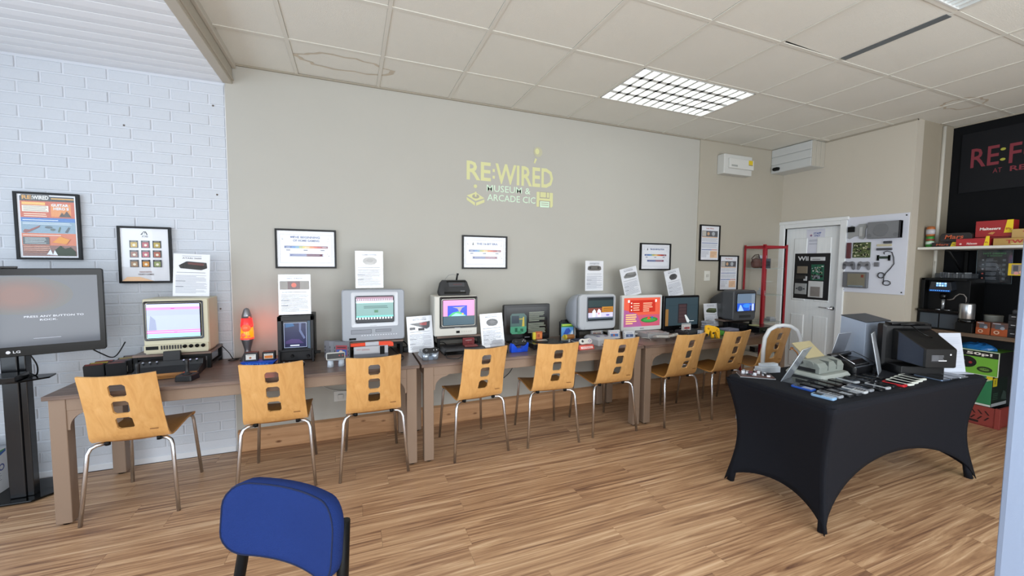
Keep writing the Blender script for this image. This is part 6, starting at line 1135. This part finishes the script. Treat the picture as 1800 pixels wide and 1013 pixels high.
def malt(a, w, h): a.p([(w*.75, 0), (w, 0), (w, h), (w*.84, h)], 'e6c91e').p([(w*.78, h*.22), (w, h*.22), (w, 0), (w*.7, 0)], '9c2a22').t('Maltesers', w*.40, h*.42, h*.17, 'ece6de', 'c', .03, fit=w*.56, sh=.1).t('89p', w*.89, h*.36, h*.17, 'a02018', 'c', .02, fit=w*.15).p([(w*.35, h*.2), (w*.45, h*.3), (w*.55, h*.28), (w*.48, h*.14)], 'c08a4a')
carton('sweet_box', 'large upright red sweet box with white lettering and yellow corner', 1.945, 1.71, 1.775, 1.925, .11, '9c2224', malt, x=XF+.055, group='sweet boxes on the wall shelf')
def malt2(a, w, h): a.t('Maltesers', w*.48, h*.2, h*.28, 'f0dcd8', 'c', .02, fit=w*.3, sh=.2).p([(w*.84, 0), (w, 0), (w, h*1.25), (w*.9, h*1.25)], 'e6c91e').t('89p', w*.92, h*.3, h*.25, 'a02018', 'c', .02, fit=w*.09).c(w*.62, h*.3, h*.1, 'e8b0a8').c(w*.15, h*.3, h*.12, 'e8c0b8')
carton('sweet_box', 'low red open sweet tray with yellow price tab in front of the upright one', 2.04, 1.82, SZ, 1.762, .07, 'a8242a', malt2, x=XF-.03, group='sweet boxes on the wall shelf')
carton('sweet_box', 'plain dark red carton holding up the large upright sweet box', 1.95, 1.71, SZ, 1.773, .13, '7c1c1e', None, x=XF+.055, group='sweet boxes on the wall shelf')
def twx(a, w, h): a.t('TWIX', w*.45, h*.25, h*.5, 'a8302c', 'c', .03, fit=w*.45).p([(w*.3, h*.2), (w*.7, h*.2), (w*.72, h*.27), (w*.32, h*.27)], 'ead9a0')
carton('sweet_box', 'flat gold sweet box at the right end of the shelf, lower', 1.80, 1.45, SZ, 1.755, .15, 'b08c4a', twx, x=XF-.02, group='sweet boxes on the wall shelf'); carton('sweet_box', 'gold sweet box with large red letters stacked at the right, upper', 1.705, 1.42, 1.757, 1.835, .14, 'b8965a', twx, x=XF+.02, group='sweet boxes on the wall shelf')
# menu holder hung below the shelf and photo card
t = thing('menu_holder', 'clear acrylic drinks menu with green heading hanging under the shelf', 'menu', (5.84, 1.91, 1.345)); t.rotation_euler = (0, math.radians(-3), 0); g = G(); g.box(0, .004, -.11, .11, 0, .31, mat('1a2026', .25)); g.build('sheet', t)
a = Art((-.0005, .11, 0), (0, -1, 0), (0, 0, 1), .3); a.t('HOT DRINKS', .11, .275, .017, '3f8a4a', 'c', .02, fit=.15).t('& SNACKS', .11, .255, .011, '3f8a4a', 'c', .02, fit=.1)
for k in range(5): a.lines(.055, .13, .235-.045*k, .205-.045*k, 3, '7a828a', th=.0035, seed=k).r(.165, .207-.045*k, .185, .228-.045*k, '5a646c').c(.035, .22-.045*k, .008, ['8a8f96', '6d747a', '8a8f96', 'b05a50', 'c0786a'][k], n=8)
a.build('print', t); g = G(); g.box(-.003, -.002, -.118, .118, -.01, .318, MCG()).tube([(-.002, -.118, -.01), (-.002, .118, -.01), (-.002, .118, .318), (-.002, -.118, .318)], .002, mat('7f929c', .2), 5, close=True); g.build('clear_cover', t)
t = thing('photo_card', 'colourful photo card with yellow border at the right under the menu', 'card', (5.60, 1.66, 1.42)); g = G(); g.box(0, .003, -.10, .085, 0, .11, mat('d8b81e', .4)); g.build('card', t); a = Art((-.0005, .085, 0), (0, -1, 0), (0, 0, 1), .4); a.r(.02, .012, .18, .10, '8a8078').r(.03, .04, .06, .09, '4a4a50').c(.08, .03, .014, 'd8a088').c(.11, .06, .016, 'c9b0a0').r(.12, .02, .15, .05, '2a2430').c(.14, .07, .012, 'b04a4a').c(.05, .02, .015, 'd0908a'); a.build('print', t)
g = G(); g.box(.0035, .012, -.05, -.03, -.03, .05, BLK); g.build('clip', t)
# counter goods
CZ = .871
t = thing('coffee_machine', 'black coffee machine with lit touch display and blue strip on the counter', 'coffee machine', (5.47, 2.125, 1.043)); g = G(); g.box(.08, .36, -.165, .165, .0, .335, BLK).box(0, .08, .135, .165, 0.02, .335, BLK).box(0, .1, -.165, .165, .315, .335, BLK); g.build('casing', t, bevel=.003)
g = G(); g.loft([[(x, y_, z) for y_, z in ((-.075, zz), (.095, zz), (.082, zz+.085), (-.062, zz+.085))] for x, zz in ((-.02, .215), (.09, .225))], mat('1e2228', .2)); g.build('display_housing', t, bevel=.003)
a = Art((-.0215, .085, .22), (0, -1, 0), (0, 0, 1), .2, emit=1.1)
for k in range(4):
    for j in range(2): a.r(.045+.02*k, .035+.021*j, .061+.02*k, .052+.021*j, '9fc4e8' if (k+j) % 3 else '6fa4dc')
a.build('touch_display', t); a = Art((-.022, .09, .2), (0, -1, 0), (0, 0, 1), .2, emit=.9); a.r(.0, .004, .155, .022, '14407c')
for k in range(9): a.r(.01+.016*k, .011, .018+.016*k, .016, '5aa8f0')
a.build('blue_strip', t); g = G(); g.lathe([(.022, .13), (.026, .15), (.026, .19)], BLKG, c=(.03, .0), n=16).lathe([(.012, .02), (.014, .13)], mat('aeb4ba', .2, .8), c=(.03, .0), n=14); g.build('spout', t)
g = G(); g.box(-.05, .08, -.165, .165, 0, .022, BLKG); g.build('drip_tray', t, bevel=.003); g = G(); g.lathe([(.03, .022), (.032, .026)], CHROME, c=(.0, -.05), n=18).lathe([(.022, .022), (.024, .026)], CHROME, c=(.0, .02), n=18); g.build('cup_plate', t)
t = thing('plastic_tub', 'low clear plastic tray of sachets on top of the coffee machine', 'tray', (5.62, 2.09, 1.379)); g = G(); g.box(-.1, .1, -.12, .12, 0, .05, mat('3a3e42', .2, alpha=.6)); g.build('tray', t, bevel=.004); g = G(); rd = random.Random(2)
for k in range(10): y_ = -.10+.02*k; g.box(-.08, .02, y_, y_+.012, .008, rd.uniform(.04, .06), mat(rd.choice(['8f9499', 'b4b8bc', '6a6e74']), .4))
g.build('sachets', t, kind='stuff')
t = thing('drawer_unit', 'black unit with two grey glazed doors under the coffee machine', 'cupboard', (5.47, 2.135, CZ)); g = G(); g.box(0, .36, -.165, .165, 0, .171, BLK); g.build('casing', t, bevel=.003)
for s in (-1, 1): g = G(); g.box(-.006, 0, s*.075-.07, s*.075+.07, .012, .155, mat('3f4850', .2)); g.build('door', t, bevel=.003)
t = thing('milk_canister', 'brushed silver milk canister with hose beside the coffee machine', 'canister', (5.45, 1.965-.03, CZ)); g = G(); g.box(-.05, .06, -.06, .055, 0, .095, BLK); g.build('block', t, bevel=.004); g = G(); g.lathe([(.058, .096), (.06, .10), (.06, .128)], BLKG, n=26); g.build('foot', t); g = G(); g.lathe([(.052, .128), (.054, .132), (.054, .265), (.05, .275), (.01, .277)], mat('b4b6b8', .28, .9), n=28); g.build('cylinder', t)
g = G(); g.tube([(0, .03-.02, .275), (0, .012, .33), (0, .03, .358), (0, .06, .362), (0, .085, .34), (.0, .10, .31), (0, .125, .30), (0.02, .15, .30)], .005, mat('6f6a66', .4), 8); g.build('hose', t); g = G(); g.lathe([(.01, .277), (.01, .29)], BLK, n=10); g.build('cap', t)
def choc(a, w, h): a.r(0, 0, w, h*.55, '9c4a24').c(w*.35, h*.25, w*.18, 'c9a890', h*.14).c(w*.35, h*.25, w*.1, '7a3c24', h*.08).r(w*.25, h*.5, w*.8, h*.85, '4a5058').c(w*.7, h*.6, w*.14, '8a9098', h*.12).lines(w*.1, w*.6, h*.98, h*.86, 1, 'b0b8c4')
carton('snack_box', 'brown and orange snack box on the counter, left of the pair', 1.865, 1.775, CZ, .985, .10, '6a3a24', choc, x=5.44, group='snack boxes on the counter'); carton('snack_box', 'blue topped orange snack box on the counter, right of the pair', 1.768, 1.668, CZ, .99, .10, '5a4038', choc, x=5.44, group='snack boxes on the counter')
t = thing('paper_tub', 'pale oval tub standing behind the snack boxes', 'tub', (5.66, 1.83, CZ)); g = G(); g.lathe([(.058, 0), (.062, .16), (.064, .165), (.06, .168)], mat('8f9089', .5), n=24); g.build('tub', t)
for k in range(3): t = thing('drawer_box', ['black drawer box with silver pull, bottom of the counter stack', 'black drawer box with silver pull, middle of the counter stack', 'black drawer box on top of the counter stack'][k], 'box', (5.45, 1.632+.015, CZ+.076*k), 0, 'stacked black drawer boxes'); g = G(); g.box(0, .12, -.034, .026, 0, .0745 if k < 2 else .05, mat('1d1e22', .45)); g.build('casing', t, bevel=.003); g = G(); g.box(-.006, 0, -.02, .006, .03, .036, mat('c4c6ca', .3)); g.build('pull', t)
t = thing('glass_jar', 'small grey lidded jar on the black drawer boxes', 'jar', (5.49, 1.64, CZ+.203)); g = G(); g.lathe([(.022, 0), (.024, .03), (.018, .04), (.01, .045)], mat('4a4e54', .3), n=16); g.build('jar', t)
for k, (c_, lab) in enumerate((('a9adac', 'pale grey rounded square unit at the bottom of the counter stack'), ('123a7c', 'blue rounded square unit in the middle of the counter stack'), ('c9a814', 'bright yellow rounded square unit on top of the counter stack'))):
    t = thing('storage_cube', lab, 'storage box', (5.38+.03, 1.535, CZ+.155*k), 0, 'coloured square units on the counter'); g = G(); g.loft([[(x, y_, z) for y_, z in rr(.148-i, .152-i, .014, 4, 0, .0765)] for x, i in ((-.0, .004), (.004, 0), (.10, 0))], mat('9a9a94', .4)); g.build('shell', t); g = G(); g.loft([[(x, y_, z) for y_, z in rr(.134-i, .138-i, .012, 4, 0, .0765)] for x, i in ((-.006, .006), (-.003, 0), (.0, 0))], mat(c_, .4)); g.build('front_panel', t)
# under the counter
t = thing('plastic_crate', 'brick red folding crate on the floor under the counter', 'crate', (5.70, 1.87, 0)); CR = mat('8a3a34', .5); L_, D_, h_ = .36, .36, .185
for (a0, a1, b0, b1) in ((-.2, .2, -.17, -.155), (-.2, .2, .155, .17), (-.2, -.185, -.17, .17), (.185, .2, -.17, .17)): g = G(); g.box(a0, a1, b0, b1, 0.005, h_, CR); g.build('side', t, bevel=.002)
g = G(); g.box(-.2, .2, -.17, .17, 0, .01, CR); g.build('bottom', t)
for cy in (-.168, .168): g = G(); g.box(-.206, -.17, cy-.018, cy+.018, 0, h_+.005, CR); g.build('corner_post', t, bevel=.003)
g = G(); 
for k in range(6):
    for s in (-1, 1): y_ = -.12+.045*k; g.add([(-.2012, y_, .10+s*.01), (-.2012, y_+.012, .10+s*.01), (-.2012, y_+.037, .10+s*.045), (-.2012, y_+.025, .10+s*.045)], [(0, 1, 2, 3) if s > 0 else (3, 2, 1, 0)], mat('1f0d0c', .8))
g.box(-.2012, -.2002, -.05, .05, .025, .045, mat('1f0d0c', .8)); g.build('vent_slots', t, kind='stuff')
def grn(a, w, h): a.r(0, 0, w, h*.06, 'd0d6d0').p([(w*.7, h*.86), (w, h), (w, h*.9), (w*.84, h*.8)], 'b9c8b0').c(w*.35, h*.55, w*.16, '1f4a34', n=12).t('IN', w*.35, h*.1, h*.07, 'e8eee8', 'c', .02, fit=w*.16)
t = carton('console_carton', 'large green and black carton resting on the red crate', 2.03, 1.755, .19, .475, .36, '2e7a50', grn, x=5.51); g = G(); g.box(.002, .358, -.139, -.1375, .0, .285, mat('15231c', .5)); g.build('side_print', t); a = Art((.003, -.1395, 0), (1, 0, 0), (0, 0, 1), .4); a.r(.01, .19, .09, .27, 'c9b828').t('X', .05, .21, .04, '3a3414', 'c', .03, fit=.03).lines(.02, .12, .13, .06, 4, '3c5a48').p([(.18, .06), (.22, .14), (.27, .12), (.3, .04)], '3a4a44').r(0, 0, .355, .03, 'a8aeb0'); a.build('side_art', t)
g = G(); g.box(-.002, .06, -.139, -.10, .255, .286, mat('d8c428', .4)); g.build('yellow_tab', t)
def fifty(a, w, h): a.r(w*.02, h*.74, w*.98, h*.97, '18191c').t('50p!', w*.62, h*.78, h*.15, 'ece8e0', 'c', .03, fit=w*.5).c(w*.38, h*.48, w*.2, '14161a', h*.24).c(w*.46, h*.46, .012, '9c3038').c(w*.32, h*.5, .012, '5a646a').c(w*.74, h*.25, w*.15, '2a3a22', h*.12).c(w*.74, h*.25, w*.1, '7aa84c', h*.05).t('GAMES', w*.74, h*.235, h*.05, '1c2418', 'c', .02, fit=w*.2)
t = carton('bargain_box', 'green box with black band offering things for 50p under the counter', 2.06, 1.72, .477, .705, .38, '6fae3c', fifty, x=5.505); g = G(); g.box(.002, .378, -.1715, -.170, .0, .228, mat('17181b', .5)); g.build('side_print', t)
g = G(); m_ = mat('d8dcd0', .5); g.box(-.003, 0, -.170, -.165, 0, .228, m_).box(-.003, 0, -.170, .17, .224, .23, m_).box(-.003, 0, -.17, .17, 0, .004, m_); g.build('white_edge', t)
t = thing('blue_bag', 'crumpled blue plastic bag on top of the 50p box', 'bag', (5.62, 1.90, .706)); g = G(); rd = random.Random(6); rings = []
for z, s in ((0, 1), (.025, 1.05), (.045, .8), (.058, .4)): rings.append([((.08*s+rd.uniform(-.008, .008))*math.cos(2*PI*i/16), (.12*s+rd.uniform(-.012, .012))*math.sin(2*PI*i/16), z+(rd.uniform(-.006, .006) if z else 0)) for i in range(16)])
g.loft(rings, mat('2a74b8', .25)); g.build('bag', t)
